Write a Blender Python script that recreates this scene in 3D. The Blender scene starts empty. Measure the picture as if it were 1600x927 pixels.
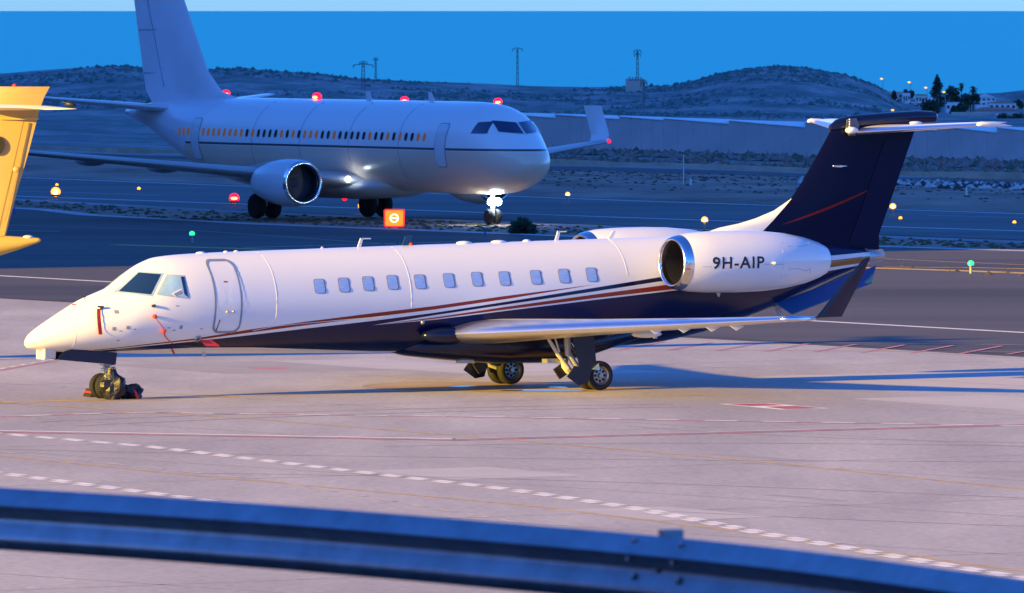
import bpy, bmesh, math, random
from mathutils import Vector, Matrix
from mathutils.bvhtree import BVHTree
import numpy as np

random.seed(7); RNG = np.random.default_rng(7)
S = bpy.context.scene
C = S.collection
R = math.radians

# ------------------------------------------------------------------ camera
F = 14000.0                      # focal length in photograph pixels (1600 wide)
CAMH = 9.3602
PITCH = math.atan((463.5 - 15) / F)
cam_d = bpy.data.cameras.new('camera'); cam = bpy.data.objects.new('camera', cam_d); C.objects.link(cam)
cam.location = (0, 0, CAMH); cam.rotation_euler = (math.pi / 2 - PITCH, 0, 0)
cam_d.sensor_width = 36; cam_d.lens = 36 * F / 1600
cam_d.clip_start = 1; cam_d.clip_end = 600000
cam_d.dof.use_dof = True; cam_d.dof.focus_distance = 222; cam_d.dof.aperture_fstop = 11
S.camera = cam

# ------------------------------------------------------------------ light
SUN_EL, SUN_AZ = R(13), R(34.8)     # light travels to the right and away from the camera
w = bpy.data.worlds.new('World'); S.world = w; w.use_nodes = True
nt = w.node_tree; bg = nt.nodes['Background']
sky = nt.nodes.new('ShaderNodeTexSky'); sky.sky_type = 'NISHITA'; sky.sun_disc = False
sky.sun_elevation = SUN_EL; sky.sun_rotation = math.atan2(-math.cos(SUN_AZ), -math.sin(SUN_AZ)) % (2 * math.pi)
sky.ozone_density = 6.5; sky.air_density = 1.0; sky.dust_density = 0.3
mx = nt.nodes.new('ShaderNodeMix'); mx.data_type = 'RGBA'; mx.blend_type = 'MULTIPLY'
mx.inputs[0].default_value = 1.0
mx.inputs[7].default_value = (0.31, 0.52, 0.86, 1)
nt.links.new(sky.outputs[0], mx.inputs[6]); nt.links.new(mx.outputs[2], bg.inputs[0])
bg.inputs[1].default_value = 0.15
sl = bpy.data.lights.new('sun', 'SUN'); so = bpy.data.objects.new('sun', sl); C.objects.link(so)
sl.energy = 4.7; sl.angle = R(1.0); sl.color = (1.0, 0.61, 0.03)
so.rotation_euler = Vector((math.cos(SUN_EL) * math.cos(SUN_AZ), math.cos(SUN_EL) * math.sin(SUN_AZ), -math.sin(SUN_EL))).to_track_quat('-Z', 'Y').to_euler()
S.view_settings.view_transform = 'Standard'; S.view_settings.look = 'None'
S.view_settings.gamma = 1; S.view_settings.exposure = 1.66

# ------------------------------------------------------------------ picking helpers (photograph pixel -> place)
def ray(px, py):
    x = (px - 800) / F; u = -(py - 463.5) / F
    c, s = math.cos(PITCH), math.sin(PITCH)
    return np.array([x, c + u * s, -s + u * c])
def G(px, py, z=0.0):
    d = ray(px, py); t = (z - CAMH) / d[2]; return np.array([t * d[0], t * d[1]])
def AT(px, py, y):
    d = ray(px, py); t = y / d[1]; return Vector((t * d[0], y, CAMH + t * d[2]))

# ------------------------------------------------------------------ object helpers
def mesh(name, vs, fs, mats, parent=None, smooth=False, mi=None, kind=None, auto=None):
    me = bpy.data.meshes.new(name); me.from_pydata([tuple(map(float, v)) for v in vs], [], fs); me.update()
    for m in (mats if isinstance(mats, (list, tuple)) else [mats]): me.materials.append(m)
    if mi is not None: me.polygons.foreach_set('material_index', mi)
    if smooth: me.polygons.foreach_set('use_smooth', [True] * len(me.polygons))
    if auto is not None: me.set_sharp_from_angle(angle=R(auto))
    o = bpy.data.objects.new(name, me); C.objects.link(o)
    if parent: o.parent = parent
    if kind: o['kind'] = kind
    return o
def tag(o, label, cat, group=None):
    o['label'] = label; o['category'] = cat
    if group: o['group'] = group
    return o
def thing(name, label, cat, loc=(0, 0, 0), rz=0, group=None):
    o = bpy.data.objects.new(name, None); C.objects.link(o); o.empty_display_size = .3
    o.location = loc; o.rotation_euler = (0, 0, rz)
    return tag(o, label, cat, group)
class MB:
    def __init__(s): s.v = []; s.f = []
    def add(s, vs, fs):
        n = len(s.v); s.v += [tuple(v) for v in vs]; s.f += [tuple(i + n for i in f) for f in fs]; return s
    def box(s, a, b, M=None):
        x0, y0, z0 = a; x1, y1, z1 = b
        vs = [Vector(p) for p in ((x0,y0,z0),(x1,y0,z0),(x1,y1,z0),(x0,y1,z0),(x0,y0,z1),(x1,y0,z1),(x1,y1,z1),(x0,y1,z1))]
        if M: vs = [M @ v for v in vs]
        return s.add(vs, [(0,3,2,1),(4,5,6,7),(0,1,5,4),(1,2,6,5),(2,3,7,6),(3,0,4,7)])
    def tube(s, pts, rad, n=8, cap=True):
        pts = [Vector(p) for p in pts]; rings = []
        rad = [float(q) for q in (rad if isinstance(rad, (list, tuple)) else [rad] * len(pts))]
        for i, p in enumerate(pts):
            d = (pts[min(i + 1, len(pts) - 1)] - pts[max(i - 1, 0)]).normalized()
            a = d.cross(Vector((0, 0, 1)));
            if a.length < 1e-3: a = d.cross(Vector((1, 0, 0)))
            a.normalize(); b = d.cross(a)
            rings.append([p + rad[i] * (math.cos(t) * a + math.sin(t) * b) for t in [2 * math.pi * k / n for k in range(n)]])
        return s.loft(rings, cap)
    def loft(s, rings, cap=True, closed=True):
        n = len(rings[0]); vs = [p for r in rings for p in r]; fs = []
        for i in range(len(rings) - 1):
            for k in range(n if closed else n - 1):
                k2 = (k + 1) % n
                fs.append((i * n + k, i * n + k2, (i + 1) * n + k2, (i + 1) * n + k))
        if cap and closed: fs += [tuple(range(n - 1, -1, -1)), tuple(range((len(rings) - 1) * n, len(rings) * n))]
        return s.add(vs, fs)
    def revolve(s, prof, axis_o, ax, n=32, cap=False):
        ax = Vector(ax).normalized(); a = ax.cross(Vector((0, 0, 1)))
        if a.length < 1e-3: a = ax.cross(Vector((1, 0, 0)))
        a.normalize(); b = ax.cross(a); o = Vector(axis_o)
        prof = [(float(t), float(r)) for t, r in prof]
        rings = [[o + ax * t + r * (math.cos(q) * a + math.sin(q) * b) for q in [2 * math.pi * k / n for k in range(n)]] for t, r in prof]
        return s.loft(rings, cap)
    def prism(s, poly, vec):
        n = len(poly); p = [Vector(q) for q in poly]; v = Vector(vec)
        return s.add(p + [q + v for q in p], [tuple(range(n - 1, -1, -1)), tuple(range(n, 2 * n))] + [(i, (i + 1) % n, n + (i + 1) % n, n + i) for i in range(n)])
    def ball(s, c, r, n=10, m=6, sq=(1, 1, 1)):
        rings = []
        for i in range(m + 1):
            t = math.pi * (i / m) ; t = max(.02, min(math.pi - .02, t))
            rings.append([(c[0] + r * sq[0] * math.sin(t) * math.cos(2 * math.pi * k / n), c[1] + r * sq[1] * math.sin(t) * math.sin(2 * math.pi * k / n), c[2] - r * sq[2] * math.cos(t)) for k in range(n)])
        return s.loft(rings, True)
    def build(s, name, mat, parent=None, smooth=False, auto=None, kind=None):
        o = mesh(name, s.v, s.f, mat, parent, smooth or auto is not None, None, kind, auto)
        bm = bmesh.new(); bm.from_mesh(o.data); bmesh.ops.recalc_face_normals(bm, faces=bm.faces); bm.to_mesh(o.data); bm.free()
        return o

# ------------------------------------------------------------------ materials
def mat(name, col, rough=.5, metal=0, var=.0, scale=4.0, stretch=(1, 1, 1), bump=0, coat=0, spec=None, col2=None, emit=None, estr=0, detail=5):
    m = bpy.data.materials.new(name); m.use_nodes = True; N = m.node_tree; b = N.nodes['Principled BSDF']
    b.inputs['Base Color'].default_value = (*col, 1); b.inputs['Roughness'].default_value = rough; b.inputs['Metallic'].default_value = metal
    if coat: b.inputs['Coat Weight'].default_value = coat; b.inputs['Coat Roughness'].default_value = .04
    if spec is not None: b.inputs['Specular IOR Level'].default_value = spec
    if emit: b.inputs['Emission Color'].default_value = (*emit, 1); b.inputs['Emission Strength'].default_value = estr
    if var or bump:
        tc = N.nodes.new('ShaderNodeTexCoord'); mp = N.nodes.new('ShaderNodeMapping'); mp.inputs['Scale'].default_value = stretch
        nz = N.nodes.new('ShaderNodeTexNoise'); nz.inputs['Scale'].default_value = scale; nz.inputs['Detail'].default_value = detail; nz.inputs['Roughness'].default_value = .6
        N.links.new(tc.outputs['Object'], mp.inputs[0]); N.links.new(mp.outputs[0], nz.inputs['Vector'])
        rp = N.nodes.new('ShaderNodeValToRGB')
        c2 = col2 or tuple(min(1, c * (1 + var)) for c in col); c1 = col if col2 else tuple(c * (1 - var) for c in col)
        rp.color_ramp.elements[0].position = .32; rp.color_ramp.elements[1].position = .68
        rp.color_ramp.elements[0].color = (*c1, 1); rp.color_ramp.elements[1].color = (*c2, 1)
        N.links.new(nz.outputs['Fac'], rp.inputs[0]); N.links.new(rp.outputs[0], b.inputs['Base Color'])
        if bump:
            bp = N.nodes.new('ShaderNodeBump'); bp.inputs['Strength'].default_value = bump; bp.inputs['Distance'].default_value = .05
            N.links.new(nz.outputs['Fac'], bp.inputs['Height']); N.links.new(bp.outputs[0], b.inputs['Normal'])
    return m
M_white = mat('white_paint', (.80, .80, .80), .28, 0, .02, 1.2, coat=.6)
M_navy = mat('navy_paint', (.004, .007, .040), .22, 0, coat=.15, spec=.4)
M_metal = mat('polished_metal', (.86, .86, .87), .16, 1, .03, 3)
M_le = mat('leading_edge_metal', (.88, .88, .89), .30, 1, .03, 3)
M_steel = mat('dull_steel', (.42, .42, .43), .42, .8, .1, 8)
M_grey = mat('grey_paint', (.46, .47, .49), .4, 0, .05, 3)
M_beige = mat('underside_grey', (.52, .51, .49), .4, 0, .05, 2)
M_tyre = mat('tyre_rubber', (.010, .010, .012), .85, 0, .2, 12)
M_black = mat('black_plastic', (.012, .012, .015), .5)
M_bag = mat('black_sheet', (.008, .010, .020), .40, 0, .4, 6, bump=.6)
M_dark = mat('duct_dark', (.03, .03, .04), .45, .3)
M_red = mat('red_cloth', (.62, .03, .03), .6, 0, .1, 20)
M_glassd = mat('cockpit_glass', (.010, .032, .10), .05, 0, coat=1)
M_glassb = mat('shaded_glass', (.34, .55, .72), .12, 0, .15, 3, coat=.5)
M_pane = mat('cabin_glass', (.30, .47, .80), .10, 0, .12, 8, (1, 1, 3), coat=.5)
M_winframe = mat('window_frame', (.36, .26, .22), .4)
M_seal = mat('door_seal', (.22, .27, .36), .4)
M_seam = mat('skin_seam', (.70, .69, .69), .5)
M_zinc = mat('galvanised_steel', (.33, .37, .42), .46, .8, .16, 5, (1, 1, 1), bump=.05)

# ------------------------------------------------------------------ jet frame
PJ = dict(X=0.8544, Y=221.276, yaw=0.5587, mg=14.7061)
FX = np.array([-math.cos(PJ['yaw']), -math.sin(PJ['yaw'])]); LT = np.array([-FX[1], FX[0]])
def plane_lat(px, py, lat):
    d = ray(px, py); base = np.array([PJ['X'], PJ['Y']]) + lat * LT
    A = np.array([[d[0], -FX[0]], [d[1], -FX[1]]]); t, k = np.linalg.solve(A, base - 0)
    return PJ['mg'] - k, CAMH + t * d[2]
def J(s, y, z): return Vector((PJ['mg'] - s, y, z))          # station aft of nose, port, up -> local
def JP(px, py, lat):
    s, z = plane_lat(px, py, lat); return J(s, lat, z)
FT = np.array([(0, 1.385, 1.355, .012), (.02, 1.45, 1.30, .065), (.06, 1.51, 1.265, .12), (.15, 1.60, 1.235, .20), (.37, 1.745, 1.195, .34), (.7, 1.93, 1.165, .49), (1.07, 2.13, 1.14, .63), (1.6, 2.40, 1.115, .79), (2.05, 2.565, 1.10, .89), (2.36, 2.68, 1.09, .95), (2.7, 2.92, 1.08, 1.0), (3.01, 3.12, 1.07, 1.04), (3.3, 3.27, 1.06, 1.075), (3.6, 3.37, 1.05, 1.10), (4.25, 3.43, 1.04, 1.13), (5.3, 3.465, 1.02, 1.14), (7.5, 3.505, .985, 1.14), (10, 3.55, .95, 1.14), (13.7, 3.605, .92, 1.14), (17.4, 3.66, 1.0, 1.13), (19, 3.68, 1.22, 1.0), (20.2, 3.67, 1.50, .88), (21.3, 3.62, 1.82, .75), (22, 3.56, 2.08, .63), (23, 3.45, 2.45, .45), (24, 3.32, 2.80, .29), (24.2, 3.29, 2.86, .26)])
def pchip(x, y, q):
    h = np.diff(x); d = np.diff(y) / h; m = np.zeros_like(y)
    for i in range(1, len(x) - 1):
        if d[i - 1] * d[i] > 0:
            w1 = 2 * h[i] + h[i - 1]; w2 = h[i] + 2 * h[i - 1]; m[i] = (w1 + w2) / (w1 / d[i - 1] + w2 / d[i])
    m[0] = d[0]; m[-1] = d[-1]
    i = np.clip(np.searchsorted(x, q) - 1, 0, len(x) - 2); t = (q - x[i]) / h[i]
    return (1 + 2 * t) * (1 - t) ** 2 * y[i] + t * (1 - t) ** 2 * h[i] * m[i] + t * t * (3 - 2 * t) * y[i + 1] + t * t * (t - 1) * h[i] * m[i + 1]
def fus(s):
    q = np.clip(s, 0, 24.2); return [float(pchip(FT[:, 0], FT[:, k], np.array([q]))[0]) for k in (1, 2, 3)]
def fus_y(s, z):
    t, b, wd = fus(s); zc = (t + b) / 2; h = (t - b) / 2
    return wd * math.sqrt(max(1e-4, 1 - ((z - zc) / h) ** 2))
def on_skin(s, z, off=0.0):
    """a point on the port skin at (s, z), lifted by off along the normal"""
    t, b, wd = fus(s); zc = (t + b) / 2; h = (t - b) / 2; y = fus_y(s, z)
    n = Vector((0, y / wd ** 2, (z - zc) / h ** 2)).normalized()
    return J(s, y, z) + off * n
def skin_px(px, py):
    y = 1.05
    for _ in range(50):
        s, z = plane_lat(px, py, y); y = .6 * y + .4 * fus_y(s, z)
    return s, z

# livery of the jet: flat paint bands described by height curves along the fuselage
R1t = [(1.74, 1.195), (2.93, 1.313), (4.21, 1.431), (5.6, 1.62), (7.23, 1.794), (9.05, 1.961), (10.78, 2.105), (12.7, 2.305), (15.49, 2.559)]
R1b = [(1.74, 1.177), (2.95, 1.287), (4.24, 1.39), (5.65, 1.545), (7.25, 1.703), (9.06, 1.865), (10.79, 2.02), (12.75, 2.23), (15.49, 2.559)]
NAt = [(1.78, 1.165), (2.97, 1.263), (4.25, 1.362), (5.7, 1.485), (7.28, 1.624), (9.08, 1.773), (10.8, 1.94), (12.8, 2.17), (15.37, 2.47), (17.31, 2.70), (21.5, 3.0)]
W2t = [(9.05, 1.66), (10.8, 1.88), (12.8, 2.10), (15.36, 2.378), (17.3, 2.594), (21.5, 2.93)]
W2b = [(9.05, 1.66), (10.82, 1.825), (12.8, 2.045), (15.36, 2.305), (17.57, 2.516), (21.5, 2.8)]
R2b = [(9.05, 1.66), (10.83, 1.79), (12.8, 1.978), (15.36, 2.213), (17.57, 2.387), (21.5, 2.65)]
L2b = [(9.05, 1.66), (10.83, 1.768), (12.8, 1.945), (15.37, 2.171), (17.57, 2.35), (21.5, 2.6)]
NBt = [(1.8, 1.13), (3.06, 1.165), (4.35, 1.20), (6, 1.17), (9.5, 1.0), (12.1, .93), (17, .8)]
T1 = [(20, 3.0), (22.6, 3.124), (24.2, 3.205)]; T2 = [(20, 2.85), (22.58, 3.0), (24.2, 3.115)]
T3 = [(20, 2.6), (22.58, 2.82), (24.2, 2.955)]; T4 = [(20, 2.5), (22.6, 2.735), (24.2, 2.905)]
def livery():
    m = bpy.data.materials.new('jet_livery'); m.use_nodes = True; N = m.node_tree; b = N.nodes['Principled BSDF']; L = N.links.new
    b.inputs['Roughness'].default_value = .22; b.inputs['Coat Weight'].default_value = .08; b.inputs['Specular IOR Level'].default_value = .35
    tc = N.nodes.new('ShaderNodeTexCoord'); sp = N.nodes.new('ShaderNodeSeparateXYZ'); L(tc.outputs['Object'], sp.inputs[0])
    def mt(op, a, c):
        n = N.nodes.new('ShaderNodeMath'); n.operation = op
        for i, q in enumerate((a, c)):
            if isinstance(q, (int, float)): n.inputs[i].default_value = q
            else: L(q, n.inputs[i])
        return n.outputs[0]
    st = mt('SUBTRACT', PJ['mg'], sp.outputs[0]); z = sp.outputs[2]; t = mt('DIVIDE', st, 26.0)
    def cv(pts):
        n = N.nodes.new('ShaderNodeFloatCurve'); c = n.mapping.curves[0]; P = sorted(pts)
        P = ([(0, P[0][1])] if P[0][0] > 0 else []) + P + ([(26, P[-1][1])] if P[-1][0] < 26 else [])
        c.points[0].location = (P[0][0] / 26, P[0][1] / 5); c.points[1].location = (P[-1][0] / 26, P[-1][1] / 5)
        for p in P[1:-1]: c.points.new(p[0] / 26, p[1] / 5)
        for p in c.points: p.handle_type = 'VECTOR'
        n.mapping.update(); L(t, n.inputs['Value']); return mt('MULTIPLY', n.outputs[0], 5.0)
    def band(top, bot, s0, s1):
        a = mt('LESS_THAN', z, cv(top) if not isinstance(top, (int, float)) else top)
        c = mt('GREATER_THAN', z, cv(bot) if not isinstance(bot, (int, float)) else bot)
        return mt('MULTIPLY', mt('MULTIPLY', a, c), mt('MULTIPLY', mt('GREATER_THAN', st, s0), mt('LESS_THAN', st, s1)))
    cur = None
    nz = N.nodes.new('ShaderNodeTexNoise'); nz.inputs['Scale'].default_value = 1.3; L(tc.outputs['Object'], nz.inputs['Vector'])
    base = N.nodes.new('ShaderNodeMix'); base.data_type = 'RGBA'; L(nz.outputs[0], base.inputs[0])
    base.inputs[6].default_value = (.79, .79, .79, 1); base.inputs[7].default_value = (.82, .82, .81, 1); cur = base.outputs[2]
    navy = (.003, .006, .050); red = (.26, .030, .012); gold = (.34, .13, .03); wh = (.74, .74, .74)
    for col, msk in [(navy, band(NAt, NBt, 1.8, 21.0)), (wh, band(W2t, W2b, 9.05, 21)), (red, band(W2b, R2b, 9.05, 21)), (wh, band(R2b, L2b, 9.05, 21)),
                     (red, band(R1t, R1b, 1.7, 15.5)), (navy, band(9.0, -9.0, 21.0, 30)), (wh, band(T1, T2, 21, 30)), (gold, band(T2, T3, 21, 30)), (wh, band(T3, T4, 21, 30))]:
        x = N.nodes.new('ShaderNodeMix'); x.data_type = 'RGBA'; L(msk, x.inputs[0]); L(cur, x.inputs[6]); x.inputs[7].default_value = (*col, 1); cur = x.outputs[2]
    L(cur, b.inputs['Base Color']); return m
def fin_paint():
    m = bpy.data.materials.new('fin_livery'); m.use_nodes = True; N = m.node_tree; b = N.nodes['Principled BSDF']; L = N.links.new
    b.inputs['Roughness'].default_value = .3; b.inputs['Coat Weight'].default_value = 0; b.inputs['Specular IOR Level'].default_value = .12
    tc = N.nodes.new('ShaderNodeTexCoord'); sp = N.nodes.new('ShaderNodeSeparateXYZ'); L(tc.outputs['Object'], sp.inputs[0])
    def mt(op, a, c):
        n = N.nodes.new('ShaderNodeMath'); n.operation = op
        for i, q in enumerate((a, c)):
            if isinstance(q, (int, float)): n.inputs[i].default_value = q
            else: L(q, n.inputs[i])
        return n.outputs[0]
    st = mt('SUBTRACT', PJ['mg'], sp.outputs[0]); z = sp.outputs[2]
    edge = mt('ADD', mt('MULTIPLY', mt('SUBTRACT', z, 3.79), 1.2), 21.04)
    x = N.nodes.new('ShaderNodeMix'); x.data_type = 'RGBA'; L(mt('GREATER_THAN', st, mt('MINIMUM', edge, 21.97)), x.inputs[0])
    x.inputs[6].default_value = (.79, .79, .79, 1); x.inputs[7].default_value = (.003, .004, .030, 1)
    # thin swoosh tapering at both ends
    s0, z0 = plane_lat(1217, 353, 0); s1, z1 = plane_lat(1376, 289, 0)
    u = mt('DIVIDE', mt('SUBTRACT', st, s0), s1 - s0)
    mid = mt('ADD', mt('ADD', mt('MULTIPLY', u, z1 - z0), z0), mt('MULTIPLY', mt('MULTIPLY', u, mt('SUBTRACT', u, 1.0)), .22))
    half = mt('MULTIPLY', mt('MULTIPLY', u, mt('SUBTRACT', 1.0, u)), .13)
    msk = mt('LESS_THAN', mt('ABSOLUTE', mt('SUBTRACT', z, mid), 0), half)
    y = N.nodes.new('ShaderNodeMix'); y.data_type = 'RGBA'; L(msk, y.inputs[0]); L(x.outputs[2], y.inputs[6]); y.inputs[7].default_value = (.22, .012, .010, 1)
    L(y.outputs[2], b.inputs['Base Color']); return m
M_livery = livery(); M_fin = fin_paint()

# ------------------------------------------------------------------ setting: ground, runway, sea
LDIR = np.array([.511, -.8596]); LNRM = np.array([.8596, .511])       # along the runway, and away from the camera
P4a, P4b = G(52, 277), G(1600, 333)
WPROF = np.array([(-9e3, 0), (40, 0), (100, -.7), (230, -2.7), (350, -4.6), (800, -10.3), (950, -12.3), (1300, -15), (2000, -18.6), (2900, -24), (4300, -42), (5200, -75), (9e4, -90)])
CREST = np.array([(-6000, 126), (-2000, 120), (-600, 122), (0, 118), (50, 113), (100, 109), (180, 103), (250, 108), (310, 111), (370, 107), (420, 112), (500, 117), (560, 125), (640, 130), (750, 133), (830, 137), (920, 139), (1000, 137), (1050, 135), (1080, 128), (1130, 115), (1180, 107), (1220, 105), (1260, 107), (1320, 119), (1360, 131), (1390, 147), (1405, 158), (1440, 163), (1520, 168), (1700, 170), (2600, 168), (8000, 168)], float)
RIDGE2 = np.array([(-9000, 170), (1380, 160), (1440, 152), (1500, 149), (1560, 147), (1600, 143), (1700, 139), (2200, 136), (9000, 140)], float)
def vnoise(x, y, seed=0):
    xi = np.floor(x).astype(int); yi = np.floor(y).astype(int); xf = x - xi; yf = y - yi
    def h(a, b):
        n = (a * 374761393 + b * 668265263 + seed * 974711) & 0x7fffffff; n = (n ^ (n >> 13)) * 1274126177 & 0x7fffffff; return ((n ^ (n >> 16)) & 0xffff) / 65535.
    u = xf * xf * (3 - 2 * xf); v = yf * yf * (3 - 2 * yf)
    return (h(xi, yi) * (1 - u) + h(xi + 1, yi) * u) * (1 - v) + (h(xi, yi + 1) * (1 - u) + h(xi + 1, yi + 1) * u) * v
def fbm(x, y, o=4, seed=0):
    a = 0; g = .5; t = 0
    for i in range(o): a = a + g * vnoise(x * 2 ** i, y * 2 ** i, seed + i); t += g; g *= .5
    return a / t - .5
def terrain(x, y):
    x = np.asarray(x, float); y = np.asarray(y, float)
    wq = ((x - P4a[0]) * LNRM[0] + (y - P4a[1]) * LNRM[1]) / .5
    z = np.interp(wq, WPROF[:, 0], WPROF[:, 1])
    z = z + np.clip((wq - 80) / 300, 0, 1) * (fbm(x / 14, y / 30, 4, 3) * 1.0)
    # dry hills on the coast
    H0, HM, H1 = 2350., 3250., 4000.
    zc = CAMH - (np.interp(x / np.maximum(y, 1) * F + 800, CREST[:, 0], CREST[:, 1]) - 15) * HM / F
    k = np.where(y < HM, np.clip((y - H0) / (HM - H0), 0, 1), np.clip((H1 - y) / (H1 - HM), 0, 1)); k = k * k * (3 - 2 * k)
    rel = fbm(x / 70, y / 170, 5, 11) * 3.4 * np.clip((y - 2200) / 500, 0, 1) * (1 - .75 * np.exp(-((y - HM) / 160.) ** 2))
    z = z * (1 - k) + zc * k + rel
    zr = CAMH - (np.interp(x / np.maximum(y, 1) * F + 800, RIDGE2[:, 0], RIDGE2[:, 1]) - 15) * 4500 / F
    k2 = np.exp(-((y - 4500) / 230.) ** 2)
    z = np.where(y > 3700, z * (1 - k2) + zr * k2 + k2 * fbm(x / 40, y / 60, 4, 23) * 2.2, z)
    return z
def sheet(name, pts, z, m, kind='structure'):
    o = mesh(name, [(p[0], p[1], z) for p in pts], [tuple(range(len(pts)))], m, kind=kind)
    if o.data.polygons[0].normal.z < 0: o.data.flip_normals()
    return o

def ground_mat(name, c1, c2, c3, scale, stretch, rough=.9, streak=(1, 1, 1), rot=0, fine=.06, dirtscale=.05, bump=.15, spec=.3):
    m = bpy.data.materials.new(name); m.use_nodes = True; N = m.node_tree; b = N.nodes['Principled BSDF']; L = N.links.new
    tc = N.nodes.new('ShaderNodeTexCoord'); mp = N.nodes.new('ShaderNodeMapping'); mp.inputs['Scale'].default_value = stretch; mp.inputs['Rotation'].default_value = (0, 0, rot)
    L(tc.outputs['Object'], mp.inputs[0])
    n1 = N.nodes.new('ShaderNodeTexNoise'); n1.inputs['Scale'].default_value = scale; n1.inputs['Detail'].default_value = 6; n1.inputs['Roughness'].default_value = .62; L(mp.outputs[0], n1.inputs['Vector'])
    n2 = N.nodes.new('ShaderNodeTexNoise'); n2.inputs['Scale'].default_value = dirtscale; n2.inputs['Detail'].default_value = 5; L(mp.outputs[0], n2.inputs['Vector'])
    n3 = N.nodes.new('ShaderNodeTexNoise'); n3.inputs['Scale'].default_value = 6; n3.inputs['Detail'].default_value = 4; L(tc.outputs['Object'], n3.inputs['Vector'])
    r1 = N.nodes.new('ShaderNodeValToRGB'); r1.color_ramp.elements[0].position = .34; r1.color_ramp.elements[1].position = .66
    r1.color_ramp.elements[0].color = (*c1, 1); r1.color_ramp.elements[1].color = (*c2, 1); L(n1.outputs[0], r1.inputs[0])
    r2 = N.nodes.new('ShaderNodeValToRGB'); r2.color_ramp.elements[0].position = .48; r2.color_ramp.elements[1].position = .62
    r2.color_ramp.elements[0].color = (0, 0, 0, 1); r2.color_ramp.elements[1].color = (1, 1, 1, 1); L(n2.outputs[0], r2.inputs[0])
    x = N.nodes.new('ShaderNodeMix'); x.data_type = 'RGBA'; L(r2.outputs[0], x.inputs[0]); L(r1.outputs[0], x.inputs[6]); x.inputs[7].default_value = (*c3, 1)
    y = N.nodes.new('ShaderNodeMix'); y.data_type = 'RGBA'; y.blend_type = 'OVERLAY'; y.inputs[0].default_value = fine * 4; L(x.outputs[2], y.inputs[6]); L(n3.outputs[0], y.inputs[7])
    L(y.outputs[2], b.inputs['Base Color']); b.inputs['Roughness'].default_value = rough; b.inputs['Specular IOR Level'].default_value = spec
    bp = N.nodes.new('ShaderNodeBump'); bp.inputs['Strength'].default_value = bump; bp.inputs['Distance'].default_value = .02; L(n3.outputs[0], bp.inputs['Height']); L(bp.outputs[0], b.inputs['Normal'])
    return m
ROT = math.atan2(LDIR[1], LDIR[0])
M_conc = ground_mat('apron_concrete', (.35, .325, .315), (.455, .43, .42), (.315, .29, .285), .35, (1, .22, 1), .75, dirtscale=.06, fine=.09)
M_asph = ground_mat('taxiway_asphalt', (.066, .058, .060), (.094, .082, .085), (.045, .040, .043), .05, (.25, 2.2, 1), .8, rot=-ROT, dirtscale=.035)
M_rwy = ground_mat('runway_asphalt', (.075, .080, .088), (.105, .112, .122), (.055, .058, .066), .05, (.25, 2.2, 1), .75, rot=-ROT, dirtscale=.035)
M_verge = ground_mat('verge_concrete', (.28, .26, .26), (.36, .34, .34), (.22, .2, .2), .3, (1, 1, 1))

def terrain_mat():
    m = bpy.data.materials.new('dry_terrain_hazed'); m.use_nodes = True; N = m.node_tree; b = N.nodes['Principled BSDF']; L = N.links.new
    tc = N.nodes.new('ShaderNodeTexCoord')
    def noise(sc, st, det=6, ro=.6):
        mp = N.nodes.new('ShaderNodeMapping'); mp.inputs['Scale'].default_value = st; L(tc.outputs['Object'], mp.inputs[0])
        n = N.nodes.new('ShaderNodeTexNoise'); n.inputs['Scale'].default_value = sc; n.inputs['Detail'].default_value = det; n.inputs['Roughness'].default_value = ro; L(mp.outputs[0], n.inputs['Vector']); return n.outputs[0]
    def ramp(v, p, cs):
        r = N.nodes.new('ShaderNodeValToRGB'); e = r.color_ramp.elements
        for i in range(len(cs) - 2): e.new(.5)
        for i, (q, c) in enumerate(zip(p, cs)): e[i].position = q; e[i].color = (*c, 1)
        L(v, r.inputs[0]); return r.outputs[0]
    near = ramp(noise(.16, (1, .35, 1)), (.3, .45, .55, .7), ((.16, .10, .08), (.30, .20, .16), (.37, .25, .20), (.44, .32, .27)))
    far = ramp(noise(.050, (1, .22, 3), 9, .72), (.34, .46, .56, .70), ((.095, .15, .145), (.15, .20, .20), (.28, .29, .29), (.48, .43, .43)))  # far soil brightened and blued to carry haze in its colour
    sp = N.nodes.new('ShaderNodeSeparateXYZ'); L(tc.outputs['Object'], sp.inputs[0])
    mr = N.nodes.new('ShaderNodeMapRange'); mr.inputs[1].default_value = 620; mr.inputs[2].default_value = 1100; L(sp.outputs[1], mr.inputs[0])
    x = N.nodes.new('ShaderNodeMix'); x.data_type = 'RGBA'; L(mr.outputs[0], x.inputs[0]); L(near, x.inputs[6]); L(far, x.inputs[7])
    L(x.outputs[2], b.inputs['Base Color']); b.inputs['Roughness'].default_value = 1; b.inputs['Specular IOR Level'].default_value = .1
    return m
ys = np.concatenate([np.array([-400, -100, 46, 150, 250, 330]), np.linspace(345, 620, 70), np.geomspace(630, 2300, 90), np.linspace(2330, 4100, 130), np.linspace(4130, 5200, 50), np.array([5600, 6500])])
rows = []
us = np.concatenate([np.array([-.9, -.5, -.3, -.2, -.14]), np.linspace(-.1, -.062, 12), np.linspace(-.06, .06, 300), np.linspace(.062, .1, 12), np.array([.14, .2, .3, .5, .9])])
V = []; nu = len(us)
for yy in ys:
    xx = us * max(yy, 330); V.append(np.stack([xx, np.full(nu, yy), terrain(xx, np.full(nu, yy)) if yy > 340 else np.zeros(nu)], 1))
V = np.concatenate(V); FC = [(i * nu + k, i * nu + k + 1, (i + 1) * nu + k + 1, (i + 1) * nu + k) for i in range(len(ys) - 1) for k in range(nu - 1)]
mesh('ground', V, FC, terrain_mat(), smooth=True, kind='structure')

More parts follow.
